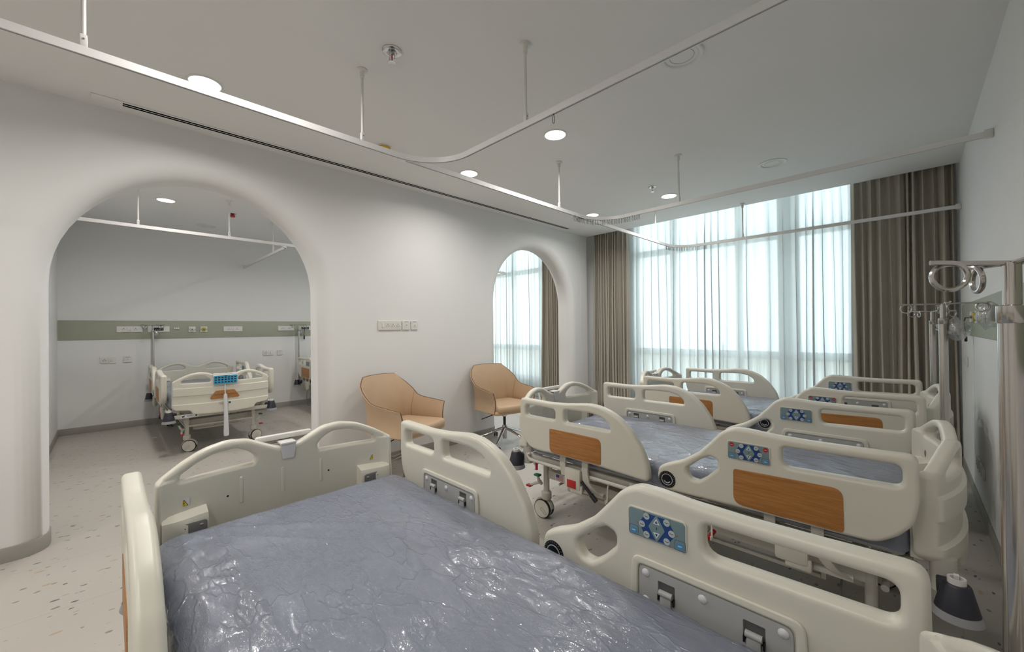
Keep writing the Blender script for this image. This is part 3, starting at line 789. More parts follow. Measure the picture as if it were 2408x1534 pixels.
    if foot:
        # oak trapezoids on the outside, printed mark
        MM = Matrix(((0, 0, sg, x0+sg*(.085+.0235)), (1, 0, 0, 0), (0, 1, 0, 0), (0, 0, 0, 1)))
        def bent(m):
            for v in m.bm.verts:
                v.co.x += sg*(-.085*(abs(v.co.y)/.45)**2.4)
        for q in ([(-.085, .655), (.085, .655), (.112, .616), (-.112, .616)], [(-.116, .610), (.116, .610), (.140, .566), (-.140, .566)]):
            m = MB(); m.plate([rpoly(q, [.02, .02, .004, .004] if q[0][0] > -.1 else [.004, .004, .016, .016])], .003+.020*0, .001, MM @ Matrix.Translation((0, 0, .0136 if q[0][1] > .64 else .0075)))
            bent(m); m.build('wood_inlay', WOOD, o, ang=30)
        m = MB(); m.mi = 0; m.plate([rrect(-.050, .505, -.032, .523, .001)], .001, .0002, MM @ Matrix.Translation((0, 0, .0145)), n=1)
        m.mi = 1
        m.plate([[( .052*math.cos(a)+.005, .514+.016*math.sin(a)) for a in [2*PI*k/28 for k in range(28)]], [(.050*math.cos(a)+.005, .514+.0145*math.sin(a)) for a in [2*PI*k/28 for k in range(28)]]], .0008, .0001, MM @ Matrix.Translation((0, 0, .0144)), n=1)
        m.plate([rrect(.012, .512, .045, .515, .0005)], .0008, .0001, MM @ Matrix.Translation((0, 0, .0144)), n=1)
        m.build('printed_mark', [NAVY, STEELG], o, ang=20)
        # nurse keypad hung over the top edge
        m = MB()
        Mk = Matrix.Translation((x0+sg*.136, 0, .775)) @ Matrix.Rotation(sg*.16, 4, 'Y') @ Matrix(((0, 0, sg, 0), (1, 0, 0, 0), (0, 1, 0, 0), (0, 0, 0, 1)))
        m.mi = 0; m.plate([rrect(-.112, -.052, .112, .052, .012)], .020, .006, Mk)
        m.mi = 1; m.plate([rrect(-.108, -.048, .108, .048, .009)], .002, .0005, Mk @ Matrix.Translation((0, 0, .0105)))
        m.mi = 2
        for rI, v in enumerate((.026, .0, -.027)):
            for k in range(7):
                u = -.088+.0293*k
                m.plate([rrect(u-.009, v-.006, u+.009, v+.006, .001)], .001, .0002, Mk @ Matrix.Translation((0, 0, .012)), n=1)
        m.mi = 3
        for k in range(1, 6): m.plate([[(-.088+.0293*k-.006, .006), (-.088+.0293*k+.006, .006), (-.088+.0293*k, .014)]], .001, .0002, Mk @ Matrix.Translation((0, 0, .0122)), n=1)
        m.plate([rrect(-.013, .038, .013, .045, .001)], .001, .0002, Mk @ Matrix.Translation((0, 0, .012)), n=1)
        m.build('nurse_keypad', [WHITE, KEYPAD, SCREEN, NAVY], o, ang=30)
        m = MB()
        xt = x0+sg*.085
        m.box((xt+sg*.034, 0, .832), (.030, .225, .024), bev=.009); m.box((xt+sg*.004, 0, .812), (.080, .062, .010), bev=.004)
        m.mi = 1
        m.plate([rpoly([(-.031, .808), (.031, .808), (.022, .745), (-.022, .745)], .005)], .006, .002, Matrix(((0, 0, 1, xt-sg*.028), (1, 0, 0, 0), (0, 1, 0, 0), (0, 0, 0, 1)))); m.box((xt+sg*.033, 0, .770), (.010, .14, .07), bev=.003)
        m.build('keypad_bracket', [WHITE, CAPW], o)
        m = MB(); xk = x0+sg*.125
        m.tube([(xk, 0, .72), (xk+sg*.012, .004, .66), (xk+sg*.016, .002, .60), (xk+sg*.014, 0, .50), (xk+sg*.01, -.004, .30)], .006, 8)
        m.mi = 1; m.tube([(xk+sg*.016, .002, .615), (xk+sg*.015, .001, .59), (xk+sg*.016, 0, .50), (xk+sg*.012, -.004, .34), (xk+sg*.012, -.005, .19), (xk+sg*.012, -.005, .155), (xk+sg*.012, -.005, .150)], [.014, .018, .018, .021, .026, .024, .01], 12)
        m.build('wrapped_cable', [WHITE, CAPW], o)
    return o
RECESS = mat('recess_grey', (.10, .10, .098), .6)
mat_yellow = mat('warning_yellow', (.80, .62, .03), .4)

def caster(bed, x, y, rz, side, pedals=True):
    M = None
    M = Matrix.Identity(4)
    m = MB(); m.mi = 0
    m.lathe([(0, .128), (.030, .128), (.034, .134), (.034, .175), (.028, .182), (.020, .186), (.020, .37), (.022, .372), (.022, .382), (0, .384)], (.0, 0, 0), M=M, n=20)
    # hood over the twin wheel
    prof = []
    for k in range(9):
        a = math.radians(-20+20*k+5); prof.append(a)
    rings = []
    for a in [math.radians(q) for q in range(0, 181, 20)]:
        rings.append([m.bm.verts.new(M @ Vector((-.022+r*math.cos(a), w, .0675+r*math.sin(a)))) for r, w in ((.055, -.013), (.070, -.012), (.070, .012), (.055, .013))])
    m.skin(rings)
    o = m.build('caster', STEELP, bed); o.location = (x, y, 0); o.rotation_euler = (0, 0, rz)
    for e in (-1, 1):
        m = MB(); MW = M @ Matrix.Translation((-.022, e*.0225, .0635)) @ Matrix.Rotation(PI/2, 4, 'X')
        m.lathe([(0, -.0105), (.057, -.010), (.059, -.006), (.059, .006), (.057, .010), (0, .0105)], M=MW, n=32)
        w = m.build('wheel_disc', CREAMP, o)
        m = MB(); m.lathe([(.0585, -.0085), (.0615, -.0085), (.0635, -.005), (.0635, .005), (.0615, .0085), (.0585, .0085)], M=MW, n=36); m.build('tyre', BLACK, o)
        m = MB(); L1 = rrect(-.010, -.045, .010, .010, .0098); L2 = rrect(-.008, -.047, .008, .008, .0078)
        m.plate([L1, L2], .0012, .0002, MW @ Matrix.Rotation(.9, 4, 'Z') @ Matrix.Translation((0, 0, -e*.0108)), n=1); m.build('wheel_mark', STEELG, o)
    if pedals:
        m = MB(); m.mi = 0
        d = side
        m.tube([(x-.02, y+d*.03, .235), (x-.02, y+d*.055, .262), (x-.018, y+d*.07, .300)], [.012, .011, .009], 8)
        m.tube([(x-.02, y+d*.03, .25), (x-.06, y+d*.05, .232), (x-.10, y+d*.055, .212)], [.012, .010, .008], 8)
        m.mi = 1; m.box((x-.018, y+d*.072, .306), (.045, .034, .014), bev=.005)
        m.mi = 2; m.box((x-.108, y+d*.055, .208), (.040, .036, .014), bev=.005)
        m.build('brake_pedal', [STEELP, GREENP, REDP], bed)
    return o
CREAMP = mat('wheel_cream', (.66, .64, .56), .4); GREENP = mat('pedal_green', (.01, .15, .07), .4); REDP = mat('pedal_red', (.42, .012, .02), .35)

def bumper(bed, x, y, tilt, d):
    """conical bumper roller on an arm"""
    M = Matrix.Translation((x, y, .435)) @ Matrix.Rotation(tilt, 4, 'Y')
    m = MB(); m.lathe([(0, .028), (.030, .028), (.034, .022), (.052, -.052), (.053, -.056), (0, -.056)], M=M, n=28); o = m.build('bumper_cone', DARK, bed)
    m = MB(); m.lathe([(.0, -.056), (.054, -.056), (.060, -.080), (.056, -.084), (.0, -.084)], M=M, n=28); m.build('bumper_skirt', RIM, o)
    m = MB(); m.lathe([(.010, .028), (.022, .028), (.022, .046), (.016, .046), (.016, .032), (.010, .032)], M=M, n=18); m.box((0, .014, .042), (.012, .016, .014), M); m.build('spindle_cap', WHITE, o)
    m = MB(); m.box((x+d*.02, y*.915, .425), (.05, .05, .045), bev=.006); m.build('bumper_mount', DARK, o)

def text_mesh(m, s, size, M, mi):
    cu = bpy.data.curves.new('t', 'FONT'); cu.body = s; cu.size = size; cu.extrude = .0003; cu.resolution_u = 3
    ob = bpy.data.objects.new('t', cu); COL.objects.link(ob)
    dg = bpy.context.evaluated_depsgraph_get(); me = bpy.data.meshes.new_from_object(ob.evaluated_get(dg))
    n0 = len(m.bm.verts); nf = len(m.bm.faces)
    m.bm.from_mesh(me); m.bm.verts.ensure_lookup_table(); m.bm.faces.ensure_lookup_table()
    for v in m.bm.verts[n0:]: v.co = M @ v.co
    for f in m.bm.faces[nf:]: f.material_index = mi
    bpy.data.objects.remove(ob); bpy.data.curves.remove(cu); bpy.data.meshes.remove(me)

def make_bed():
    bed = thing('hospital_bed', '', 'bed')
    end_board(bed, True); end_board(bed, False)
    for s in (-1, 1):
        side_rail(bed, s, False); side_rail(bed, s, True)
    # deck
    m = MB()
    for s in (-1, 1):
        m.box((-.92, s*.43, .445), (1.86, .035, .034), bev=.004)
    for x in (-1.84, -1.35, -.95, -.45, -.02): m.box((x, 0, .445), (.04, .83, .03), bev=.003)
    m.build('deck_frame', STEELP, bed)
    for x0, x1 in ((-1.78, -1.22), (-1.20, -.98), (-.96, -.72), (-.70, -.02)):
        m = MB(); m.plate([rrect(x0, -.42, x1, .42, .02)], .018, .006, Matrix.Translation((0, 0, .474))); m.build('deck_panel', STEELP, bed)
    # handle loop rod under each foot rail, rail swing arms, gas struts, red release
    for s in (-1, 1):
        m = MB(); m.tube([(-1.80, s*.455, .47), (-1.82, s*.465, .455), (-1.79, s*.468, .435), (-1.60, s*.468, .432), (-1.05, s*.468, .432), (-.30, s*.468, .432), (-.12, s*.462, .437)], .011, 8)
        m.build('side_tube', STEELP, bed)
        for cx, hx in ((-1.42, 0), (-.34, 1)):
            m = MB()
            for dx, k in ((-.085, 3), (.075, 5)):
                P = [(cx+dx, s*.478, .56), (cx+dx, s*.486, .47), (cx+dx+.010, s*.486, .41), (cx+dx+.045, s*.478, .365), (cx+dx+.085, s*.466, .345)][:k]
                rings = []
                for p in P:
                    p = Vector(p); rings.append([m.bm.verts.new(p+Vector(q)) for q in ((-.020, -s*.006, 0), (.020, -s*.006, 0), (.020, s*.006, 0), (-.020, s*.006, 0))])
                m.skin(rings)
            m.box((cx+.10, s*.452, .342), (.16, .03, .020), bev=.003)
            m.box((cx-.01, s*.468, .42), (.17, .02, .03), bev=.003)
            m.build('rail_swing_arm', STEELP, bed, ang=30)
            m = MB(); m.mi = 0
            m.box((cx-.010, s*.487, .405), (.115, .028, .120), bev=.012); m.box((cx+.012, s*.485, .350), (.09, .02, .05), bev=.008)
            if not hx:
                m.mi = 1; m.box((cx-.012, s*.5025, .376), (.062, .004, .046), bev=.0015)
            m.build('release_cover', [CREAMP, RED], bed)
            if hx: continue
            m = MB(); m.cyl((cx+.055, s*.495, .405), (cx+.135, s*.495, .335), .0095, n=10); m.cyl((cx+.12, s*.495, .348), (cx+.155, s*.495, .318), .013, n=10)
            m.build('gas_strut', BLACK, bed)
        # accessory hooks and small bracket
        for x in (-1.21, -.66):
            m = MB(); m.tube([(x, s*.455, .428), (x, s*.465, .395), (x, s*.468, .345), (x+.004, s*.480, .322), (x+.006, s*.496, .326), (x+.006, s*.498, .342)], .0045, 6)
            m.build('drip_bag_hook', CREAMP, bed)
        # labelled red lever
        m = MB(); m.mi = 0; m.cyl((-1.775, s*.40, .405), (-1.775, s*.44, .405), .014, n=12)
        m.mi = 1; m.tube([(-1.765, s*.435, .432), (-1.762, s*.437, .40), (-1.760, s*.440, .365)], .0085, 8); m.build('manual_release_lever', [STEELP, REDP], bed)
        m = MB(); m.mi = 0; m.box((-1.00, s*.4485, .447), (.17, .0015, .020)); m.mi = 1
        for k in range(3): m.box((-1.02, s*.4495, .453-.005*k), (.10-.012*k, .0008, .0018))
        m.build('deck_label', [STKW, STEELG], bed)
    for s in (-1, 1):
        m = MB(); m.mi = 0; m.cyl((-.70, s*.40, .33), (-.70, s*.44, .33), .012, n=12); m.mi = 1
        m.tube([(-.700, s*.445, .285), (-.675, s*.447, .318), (-.655, s*.449, .350)], .0095, 8); m.build('brake_release_lever', [STEELP, REDP], bed)
    # sub frame
    m = MB()
    for s in (-1, 1):
        m.box((-.93, s*.30, .305), (1.66, .045, .056), bev=.005)
        m.box((-.93, s*.30, .235), (1.30, .016, .016), bev=.002)
        for x in (-1.60, -.27): m.box((x, s*.30, .27), (.018, .014, .085), bev=.002)
    for x in (-1.70, -.17): m.box((x, 0, .305), (.05, .62, .05), bev=.005)
    m.build('base_frame', STEELP, bed)
    for x, q, z, rr in ((-1.79, .31, .275, .013), (-.08, .31, .275, .013), (-1.72, .25, .225, .008)):
        m = MB(); m.cyl((x, -q, z), (x, q, z), rr, n=12); m.build('brake_crossbar', STEELP, bed)
    # lift columns / actuators
    for x in (-1.30, -.50):
        m = MB(); m.cyl((x, 0, .37), (x+.32, .05, .43), .030, n=16); m.cyl((x-.14, 0, .345), (x+.02, 0, .372), .022, n=16); m.build('lift_actuator', STEELP, bed)
    m = MB(); m.box((-.90, .10, .365), (.22, .16, .075), bev=.01); m.build('motor_box', STEELP, bed)
    for s in (-1, 1):
        for x in (-1.45, -.55):
            m = MB(); m.box((x, s*.22, .385), (.34, .02, .045), Matrix.Translation((x, 0, .385)) @ Matrix.Rotation(-.18, 4, 'Y') @ Matrix.Translation((-x, 0, -.385)), bev=.004)
            m.build('lift_arm', STEELP, bed)
    m = MB(); m.box((-1.38, 0, .215), (.30, .42, .085), bev=.008); m.build('control_box', CREAMP, bed)
    # corner columns that carry the boards and the drip pole
    for x in (-1.885, .052):
        for s in (-1, 1):
            m = MB(); m.cyl((x+(.02 if x < -1 else .02), s*.405, .385), (x+.02, s*.405, .50), .034, n=20); m.build('corner_post', STEELP, bed)
    for x in (-1.905, .095):
        m = MB(); m.box((x, 0, .405), (.035, .90, .042), bev=.004); m.build('bumper_bar', STEELP, bed)
    m = MB(); m.mi = 0; m.box((-1.924, .30, .407), (.0015, .15, .034)); m.mi = 1
    m.box((-1.9253, .355, .405), (.0008, .022, .012)); m.box((-1.9253, .345, .414), (.0008, .006, .008)); m.box((-1.9253, .245, .407), (.0008, .014, .014))
    for k in range(3): m.box((-1.9253, .30, .414-.006*k), (.0008, .05-.006*k, .0016))
    m.build('rating_label', [STKW, SCREEN], bed)
    for x, d in ((-1.915, 1), (.098, -1)):
        for s in (-1, 1): bumper(bed, x, s*(.47 if x < -1 else .505), 0, d)
    for x, pd in ((-1.785, True), (-.12, False)):
        for s in (-1, 1): caster(bed, x, s*.31, {(-1.785, -1): .12, (-1.785, 1): -.4, (-.12, -1): .5, (-.12, 1): 2.7}[(x, s)], s, pd)
    # flag sticker on the frame, both sides
    for s in (-1, 1):
        m = MB(); M = Matrix(((-s, 0, 0, -1.610), (0, 0, s, s*.3232), (0, 1, 0, .305), (0, 0, 0, 1)))
        m.mi = 0; m.plate([rrect(-.085, -.022, .11, .022, .002)], .001, .0002, M, n=1)
        fx = -.080
        m.mi = 1
        for k in range(7): m.plate([rrect(fx, .0185-.0057*k-.0028, fx+.062, .0185-.0057*k, .0001)], .0004, .0001, M @ Matrix.Translation((0, 0, .0008)), n=1)
        m.mi = 2; m.plate([rrect(fx, -.001, fx+.027, .0185, .0001)], .0004, .0001, M @ Matrix.Translation((0, 0, .0012)), n=1)
        text_mesh(m, 'US', .034, M @ Matrix.Translation((-.010, -.006, .0008)), 3)
        text_mesh(m, 'DESIGNED', .0135, M @ Matrix.Translation((-.011, -.018, .0008)), 3)
        m.build('flag_sticker', [STKW, FLAGR, FLAGB, NAVY], bed, ang=20)
    return bed

BEDC = .553
bed = make_bed()
bed.location = (.005, BEDC, 0)
bed['label'] = 'cream hospital bed nearest the camera, its wrapped mattress filling the lower picture'
GRP = 'cream hospital beds of the ward'
bed['group'] = GRP
bedspots = [((.005, BEDC), 0), ((0, 2.43), 0), ((.05, 4.04), 0), ((-7.375, .91), PI), ((-7.375, 2.79), PI)]
blabs = [None, 'cream hospital bed in the middle of the row of three beds', 'cream hospital bed closest to the big window',
         'cream hospital bed seen foot-on through the large arch', 'cream hospital bed mostly cut off by the right side of the large arch']
for (p, rz), l in zip(bedspots[1:], blabs[1:]):
    c = copy_tree(bed); c.location = (p[0], p[1], 0); c.rotation_euler = (0, 0, rz); c['label'] = l
    if p[0] < -7:                                        # casters of the far beds stand turned across
        for q in c.children:
            if q.name.startswith('caster') and q.location.x < -1: q.rotation_euler.z = 1.25 if q.location.y > 0 else 1.9

# ------------------------------------------------------------------ mattresses with film
def folded(a, b2, hx, hy, top, r, depth):
    """drape a flat cloth point over a box of half size hx,hy with edge radius r"""
    ix, iy = hx-r, hy-r
    cx, cy = max(-ix, min(ix, a)), max(-iy, min(iy, b2))
    dx, dy = a-cx, b2-cy; d = math.hypot(dx, dy)
    if d < 1e-9: return Vector((a, b2, top)), 0
    ux, uy = dx/d, dy/d
    if d < r*PI/2: t = d/r; return Vector((cx+ux*r*math.sin(t), cy+uy*r*math.sin(t), top-r+r*math.cos(t))), d
    return Vector((cx+ux*r, cy+uy*r, top-r-(d-r*PI/2))), d
def cloth(hx, hy, top, r, drop, nx, ny, fn=None):
    m = MB(); grid = []
    LX, LY = hx-r+r*PI/2+drop, hy-r+r*PI/2+drop
    for i in range(nx+1):
        row = []
        for j in range(ny+1):
            a, b2 = -LX+2*LX*i/nx, -LY+2*LY*j/ny
            # clip the corner excess so the skirt gathers
            p, d = folded(a, b2, hx, hy, top, r, drop)
            lim = r*PI/2+drop
            if d > lim:
                ix, iy = hx-r, hy-r; cx, cy = max(-ix, min(ix, a)), max(-iy, min(iy, b2)); k = lim/d
                p, d = folded(cx+(a-cx)*k, cy+(b2-cy)*k, hx, hy, top, r, drop)
            if fn: p = fn(p, a, b2, d)
            row.append(m.bm.verts.new(p))
        grid.append(row)
    for A, B in zip(grid[:-1], grid[1:]):
        for j in range(ny):
            m.bm.faces.new((A[j], B[j], B[j+1], A[j+1]))
    return m, grid
def crown(p, d):
    q = p.copy(); q.z += .010*(1-(p.x/.95)**2)*(1-(p.y/.46)**2); return q
def mattress_mesh():
    def fn(p, a, b2, d):
        q = crown(p, d); q.z += .003*noise.noise((p.x*4, p.y*4, 3.)); return q
    m, g = cloth(.895, .437, .602, .050, .072, 60, 34, fn)
    # underside
    bm = m.bm; be = [e for e in bm.edges if e.is_boundary]
    bmesh.ops.triangle_fill(bm, edges=be, use_beauty=True)
    return m.mesh('mattress', ang=60)
def ridged(x, y, s):
    return 1-abs(2*noise.noise((x, y, s)))
def film_mesh(seed):
    rnd = random.Random(seed)
    lines = []
    for _ in range(16):
        x, y = rnd.uniform(-.85, .8), rnd.uniform(-.42, .42); a = rnd.choice((0.45, -.5, .2, 1.2, -.9))+rnd.uniform(-.35, .35); L = rnd.uniform(.15, .5)
        lines.append((x, y, math.cos(a), math.sin(a), L, rnd.uniform(.004, .009), rnd.uniform(.008, .02)))
    def fn(p, a, b2, d):
        q = crown(p, d)
        h = .0045*ridged(p.x*3+p.y*1.3, p.y*5-p.x, seed)+.003*noise.noise((p.x*14, p.y*9, seed+.5))+.0015*noise.noise((p.x*38, p.y*30, seed+2.))
        for lx, ly, cx, sy, L, amp, w in lines:
            u = (p.x-lx)*cx+(p.y-ly)*sy; v = -(p.x-lx)*sy+(p.y-ly)*cx
            if abs(u) < L and abs(v) < w*4:
                h += amp*math.exp(-(v/w)**2)*(1-(u/L)**2)
        if d <= 0: q.z += .004+max(-.003, h)
        else:
            cx, cy = max(-.84, min(.84, p.x)), max(-.385, min(.385, p.y)); n = Vector((p.x-cx, p.y-cy, 0))
            if n.length > 1e-6: n.normalize()
            hh = .006+.010*abs(noise.noise((p.x*13, p.y*13, seed+p.z*4)))+.5*max(0, h)
            q += n*hh; q.z += .004
        return q
    m, g = cloth(.897, .440, .604, .052, .064, 190, 104, fn)
    return m.mesh('plastic_wrap', recalc=False, ang=None)
MM_ = mattress_mesh(); MM_.materials.append(MATT)
films = []
for sd in (4, 9, 15):
    f = film_mesh(sd); f.materials.append(FILM); films.append(f)
mlabs = ['blue grey mattress in crinkled clear film on the bed nearest the camera', 'blue grey mattress in clear film on the middle bed of the three', 'blue grey mattress in clear film on the bed by the window',
         'grey mattress in clear film on the bed seen foot-on through the large arch', 'mattress on the bed cut off by the side of the large arch']
for k, ((p, rz), l) in enumerate(zip(bedspots, mlabs)):
    cx = -.905 if rz == 0 else .905
    o = bpy.data.objects.new('mattress', MM_); COL.objects.link(o); o.location = (p[0]+cx, p[1], 0); o.rotation_euler = (0, 0, rz)
    tag(o, l, 'mattress', 'film wrapped mattresses')
    w = bpy.data.objects.new('plastic_wrap', films[k % 3]); COL.objects.link(w); w.parent = o; w['label'] = 'clear crinkled film clinging to the cover'
    for ex in (-1, 1):
        for ey in (-1, 1):
            if ey == -1 and ex == -1 and k == 0: continue
            m = MB(); m.box((ex*.80, ey*.395, .6055), (.10, .022, .003), bev=.001); m.build('corner_strap', STRAP, o)

# ------------------------------------------------------------------ drip poles
def drip_pole(x, y, label, rz, bag, kz=1.275, reach=.130):
    t = thing('drip_pole', label, 'drip stand', (x, y, 0), rz, 'steel drip poles at the bed heads')
    m = MB(); m.cyl((0, 0, .395), (0, 0, 1.318), .0165, n=24); m.lathe([(.0165, 1.300), (.0180, 1.302), (.0180, 1.328), (.0115, 1.330)], n=24); m.build('outer_tube', STAIN, t)
    m = MB(); m.cyl((0, 0, 1.30), (0, 0, 1.398), .0105, n=20); m.build('inner_tube', STAIN, t)
    for k in range(4):
        a = k*PI/2; R = Matrix.Rotation(a, 4, 'Z')
        P = [(.0, 0, 1.397), (.045, 0, 1.400), (reach-.008, 0, 1.401)]
        for i in range(1, 21):
            th = PI/2-2*PI*i/20; P.append((reach+.020*math.cos(th)*1.05, .011*i/20, 1.379+.022*math.sin(th)))
        P += [(reach+.012, .012, 1.402), (reach+.024, .013, 1.403), (reach+.027, .013, 1.403)]
        m = MB(); m.tube(P, .0042, 8, M=R); m.build('hook_arm', STAIN, t)
    m = MB(); m.lathe([(0, .017), (.013, .017), (.013, .030), (.026, .034), (.028, .050), (.020, .060), (0, .062)], M=Matrix.Translation((0, 0, kz)) @ Matrix.Rotation(PI/2, 4, 'Y'), n=20); kn = m.build('clamp_knob', WHITE if not bag else PLASTG, t)
    if bag:
        m = MB(); rnd = random.Random(int(x*100)+7); r = bmesh.ops.create_icosphere(m.bm, subdivisions=3, radius=1.)
        for v in r['verts']:
            q = v.co; n = 1+.28*noise.noise((q.x*2.2, q.y*2.2, q.z*2.2))
            v.co = Vector((.050+.040*q.x*n, .036*q.y*n, kz-.006+.050*q.z*n+(.018 if q.x < -.2 and q.z > .3 else 0)))
        m.build('clear_bag', BAG, t, ang=None)
    return t
drip_pole(.118, 1.025, 'steel drip pole closest to the camera, at the right edge of the picture', .35, True, reach=.076)
drip_pole(.118, 2.915, 'steel drip pole of the middle bed with a bagged knob', .03, True)
drip_pole(.124, 4.51, 'steel drip pole furthest back, of the bed by the window', .5, False)
drip_pole(-7.375-.118, .91-.47, 'steel drip pole beyond the large arch, at the head of the foot-on bed', 2.36, True)
drip_pole(-7.375-.118, 2.79-.47, 'steel drip pole just inside the right side of the large arch', 2.2, True)

# ------------------------------------------------------------------ wall fittings
FACES = {'left': (XL, 1), 'far': (XF, 1), 'right': (XR, -1)}
def wallM(face, y, z):
    x, s = FACES[face]
    # plate local: x -> along wall, y -> up, z -> into the room
    return Matrix(((0, 0, s, x), (s*1., 0, 0, y), (0, 1, 0, z), (0, 0, 0, 1)))
def pins(m, u, v, M, sc=1.):
    for du, dv, w, h in ((0, .011, .007, .009), (-.011, -.007, .009, .006), (.011, -.007, .009, .006)):
        m.plate([rrect(u+du*sc-w*sc/2, v+dv*sc-h*sc/2, u+du*sc+w*sc/2, v+dv*sc+h*sc/2, .001)], .0008, .0001, M, n=1)
def wall_plate(face, y, z, w, h, items, label, cat='socket', m1=None, name='wall_socket'):
    t = thing(name, label, cat, (FACES[face][0], y, z)); M = wallM(face, 0, 0); M.translation = (0, 0, 0)
    m = MB(); m.plate([rrect(-w/2, -h/2, w/2, h/2, .004)], .012, .003, M @ Matrix.Translation((0, 0, .006))); m.build('face_plate', m1 or WHITE, t)
    for kind, u in items:
        T = M @ Matrix.Translation((0, 0, .0125))
        if kind == 'socket':
            m = MB(); m.mi = 0; m.plate([rrect(u-.023, -.024, u+.023, .024, .002)], .003, .0006, T); m.mi = 1; pins(m, u, 0, M @ Matrix.Translation((0, 0, .0143))); m.build('socket_insert', [m1 or WHITE, HOLE], t)
        elif kind == 'switch':
            m = MB(); m.box((u, 0, .014), (.022, .046, .006), M @ Matrix.Translation((0, 0, 0)) , bev=.0015); m.build('switch_rocker', m1 or WHITE, t)
        elif kind == 'data':
            m = MB(); m.mi = 0; m.plate([rrect(u-.018, -.02, u+.018, .02, .002)], .003, .0006, T); m.mi = 1; m.plate([rrect(u-.004, -.003, u+.007, .006, .0005)], .0006, .0001, M @ Matrix.Translation((0, 0, .0143)), n=1)
            m.plate([rrect(u-.022, h/2-.012, u+.022, h/2-.007, .0005)], .0006, .0001, M @ Matrix.Translation((0, 0, .0122)), n=1); m.build('data_insert', [m1 or WHITE, STEELG], t)
        elif kind == 'yellowdata':
            m = MB(); m.mi = 0; m.plate([rrect(u-.018, -.02, u+.018, .02, .002)], .003, .0006, T); m.mi = 1; m.plate([rrect(u-.004, -.014, u+.004, .006, .001)], .0006, .0001, M @ Matrix.Translation((0, 0, .0143)), n=1)
            m.mi = 2; m.plate([rrect(u-.022, h/2-.012, u+.022, h/2-.007, .0005)], .0006, .0001, M @ Matrix.Translation((0, 0, .0122)), n=1); m.build('data_insert', [m1 or WHITE, YELP, STEELG], t)
        elif kind == 'slit':
            m = MB(); m.plate([rrect(u-.022, .026, u+.022, .031, .0005)], .0006, .0001, M @ Matrix.Translation((0, 0, .0123)), n=1); m.plate([rrect(u-.004, -.004, u+.004, .004, .0005)], .0006, .0001, M @ Matrix.Translation((0, 0, .0123)), n=1); m.build('cable_slit', STEELG, t)
        elif kind == 'display':
            m = MB(); m.mi = 0; m.plate([rrect(u-.062, -.022, u+.062, .022, .002)], .004, .001, T); m.mi = 1
            for k in range(5): m.plate([circ(u-.048+.024*k, -.006, .005, 10), circ(u-.048+.024*k, -.006, .0036, 10)], .0006, .0001, M @ Matrix.Translation((0, 0, .0149)), n=1)
            m.plate([circ(u+.024, .004, .012, 14), circ(u+.024, .004, .0095, 14)], .0006, .0001, M @ Matrix.Translation((0, 0, .0149)), n=1)
            m.build('call_screen', [SCREEN, STKW], t)
    return t
# chair-side plates on the arch wall
wall_plate('left', 1.966, 1.344, .250, .092, (('switch', -.075), ('socket', -.025), ('socket', .030), ('socket', .085)), 'wide switched socket plate above the near tan chair', m1=CREAM)
wall_plate('left', 2.145, 1.344, .086, .092, (('data', 0),), 'small white data plate in the middle of the three plates on the arch wall', 'data socket', name='data_socket')
wall_plate('left', 2.242, 1.344, .080, .092, (('yellowdata', 0),), 'small white plate with a yellowed outlet, rightmost of the three on the arch wall', 'data socket', name='data_socket')
# sage strips behind the bed heads
for nm, face, y0, y1, lab in (('headwall_strip', 'far', -.445, 5.3, 'long sage green strip on the far wall beyond the arches'), ('headwall_strip', 'right', -3.1, 5.32, 'long sage green strip on the right wall behind the drip poles')):
    m = MB(); x, s = FACES[face]
    m.box((x+s*.004, (y0+y1)/2, 1.337), (.008, y1-y0, .256), bev=.002); tag(m.build(nm, BAND), lab, 'wall panel')
FACES['farS'] = (XF+.008, 1); FACES['rightS'] = (XR-.008, -1)
wall_plate('farS', .21, 1.345, .26, .082, (('socket', -.06), ('switch', -.012), ('switch', .012), ('socket', .06)), 'double socket plate leftmost on the sage strip beyond the arch')
wall_plate('farS', .51, 1.345, .235, .082, (('display', -.01),), 'white plate with a black call panel behind the left drip pole', 'nurse call panel', name='nurse_call_unit')
t = thing('nurse_call_socket', 'small cream outlet right of the black call panel on the far sage strip', 'outlet', (XF+.008, .705, 1.355)); M = wallM('farS', 0, 0); M.translation = (0, 0, 0)
m = MB(); m.plate([rrect(-.03, -.014, .03, .014, .003)], .02, .003, M @ Matrix.Translation((0, 0, .01))); m.build('outlet_body', CREAM, t)
m = MB(); m.plate([rrect(-.015, .0, -.008, .008, .001)], .001, .0002, M @ Matrix.Translation((0, 0, .0205)), n=1); m.plate([rrect(.008, .0, .015, .008, .001)], .001, .0002, M @ Matrix.Translation((0, 0, .0205)), n=1); m.build('outlet_hole', HOLE, t)
def gas_outlet(face, y, z, col, label):
    t = thing('gas_outlet', label, 'gas outlet', (FACES[face][0], y, z)); M = wallM(face, 0, 0); M.translation = (0, 0, 0)
    m = MB(); m.plate([rrect(-.042, -.042, .042, .042, .004)], .014, .003, M @ Matrix.Translation((0, 0, .007))); m.build('back_plate', WHITE, t)
    m = MB(); m.lathe([(0, .014), (.030, .014), (.030, .020), (.026, .026), (.012, .028), (.012, .022), (0, .022)], M=M, n=28); m.build('coloured_collar', col, t)
    m = MB(); m.lathe([(0, .022), (.010, .022), (.010, .040), (.006, .042), (0, .042)], M=M, n=18)
    m.box((.034, 0, .018), (.014, .004, .004), M); m.box((-.034, 0, .018), (.014, .004, .004), M); m.build('valve', STEELG, t)
gas_outlet('farS', .885, 1.338, WHITE, 'white gas outlet on the far sage strip')
gas_outlet('farS', 1.025, 1.338, YELP, 'yellow gas outlet on the far sage strip')
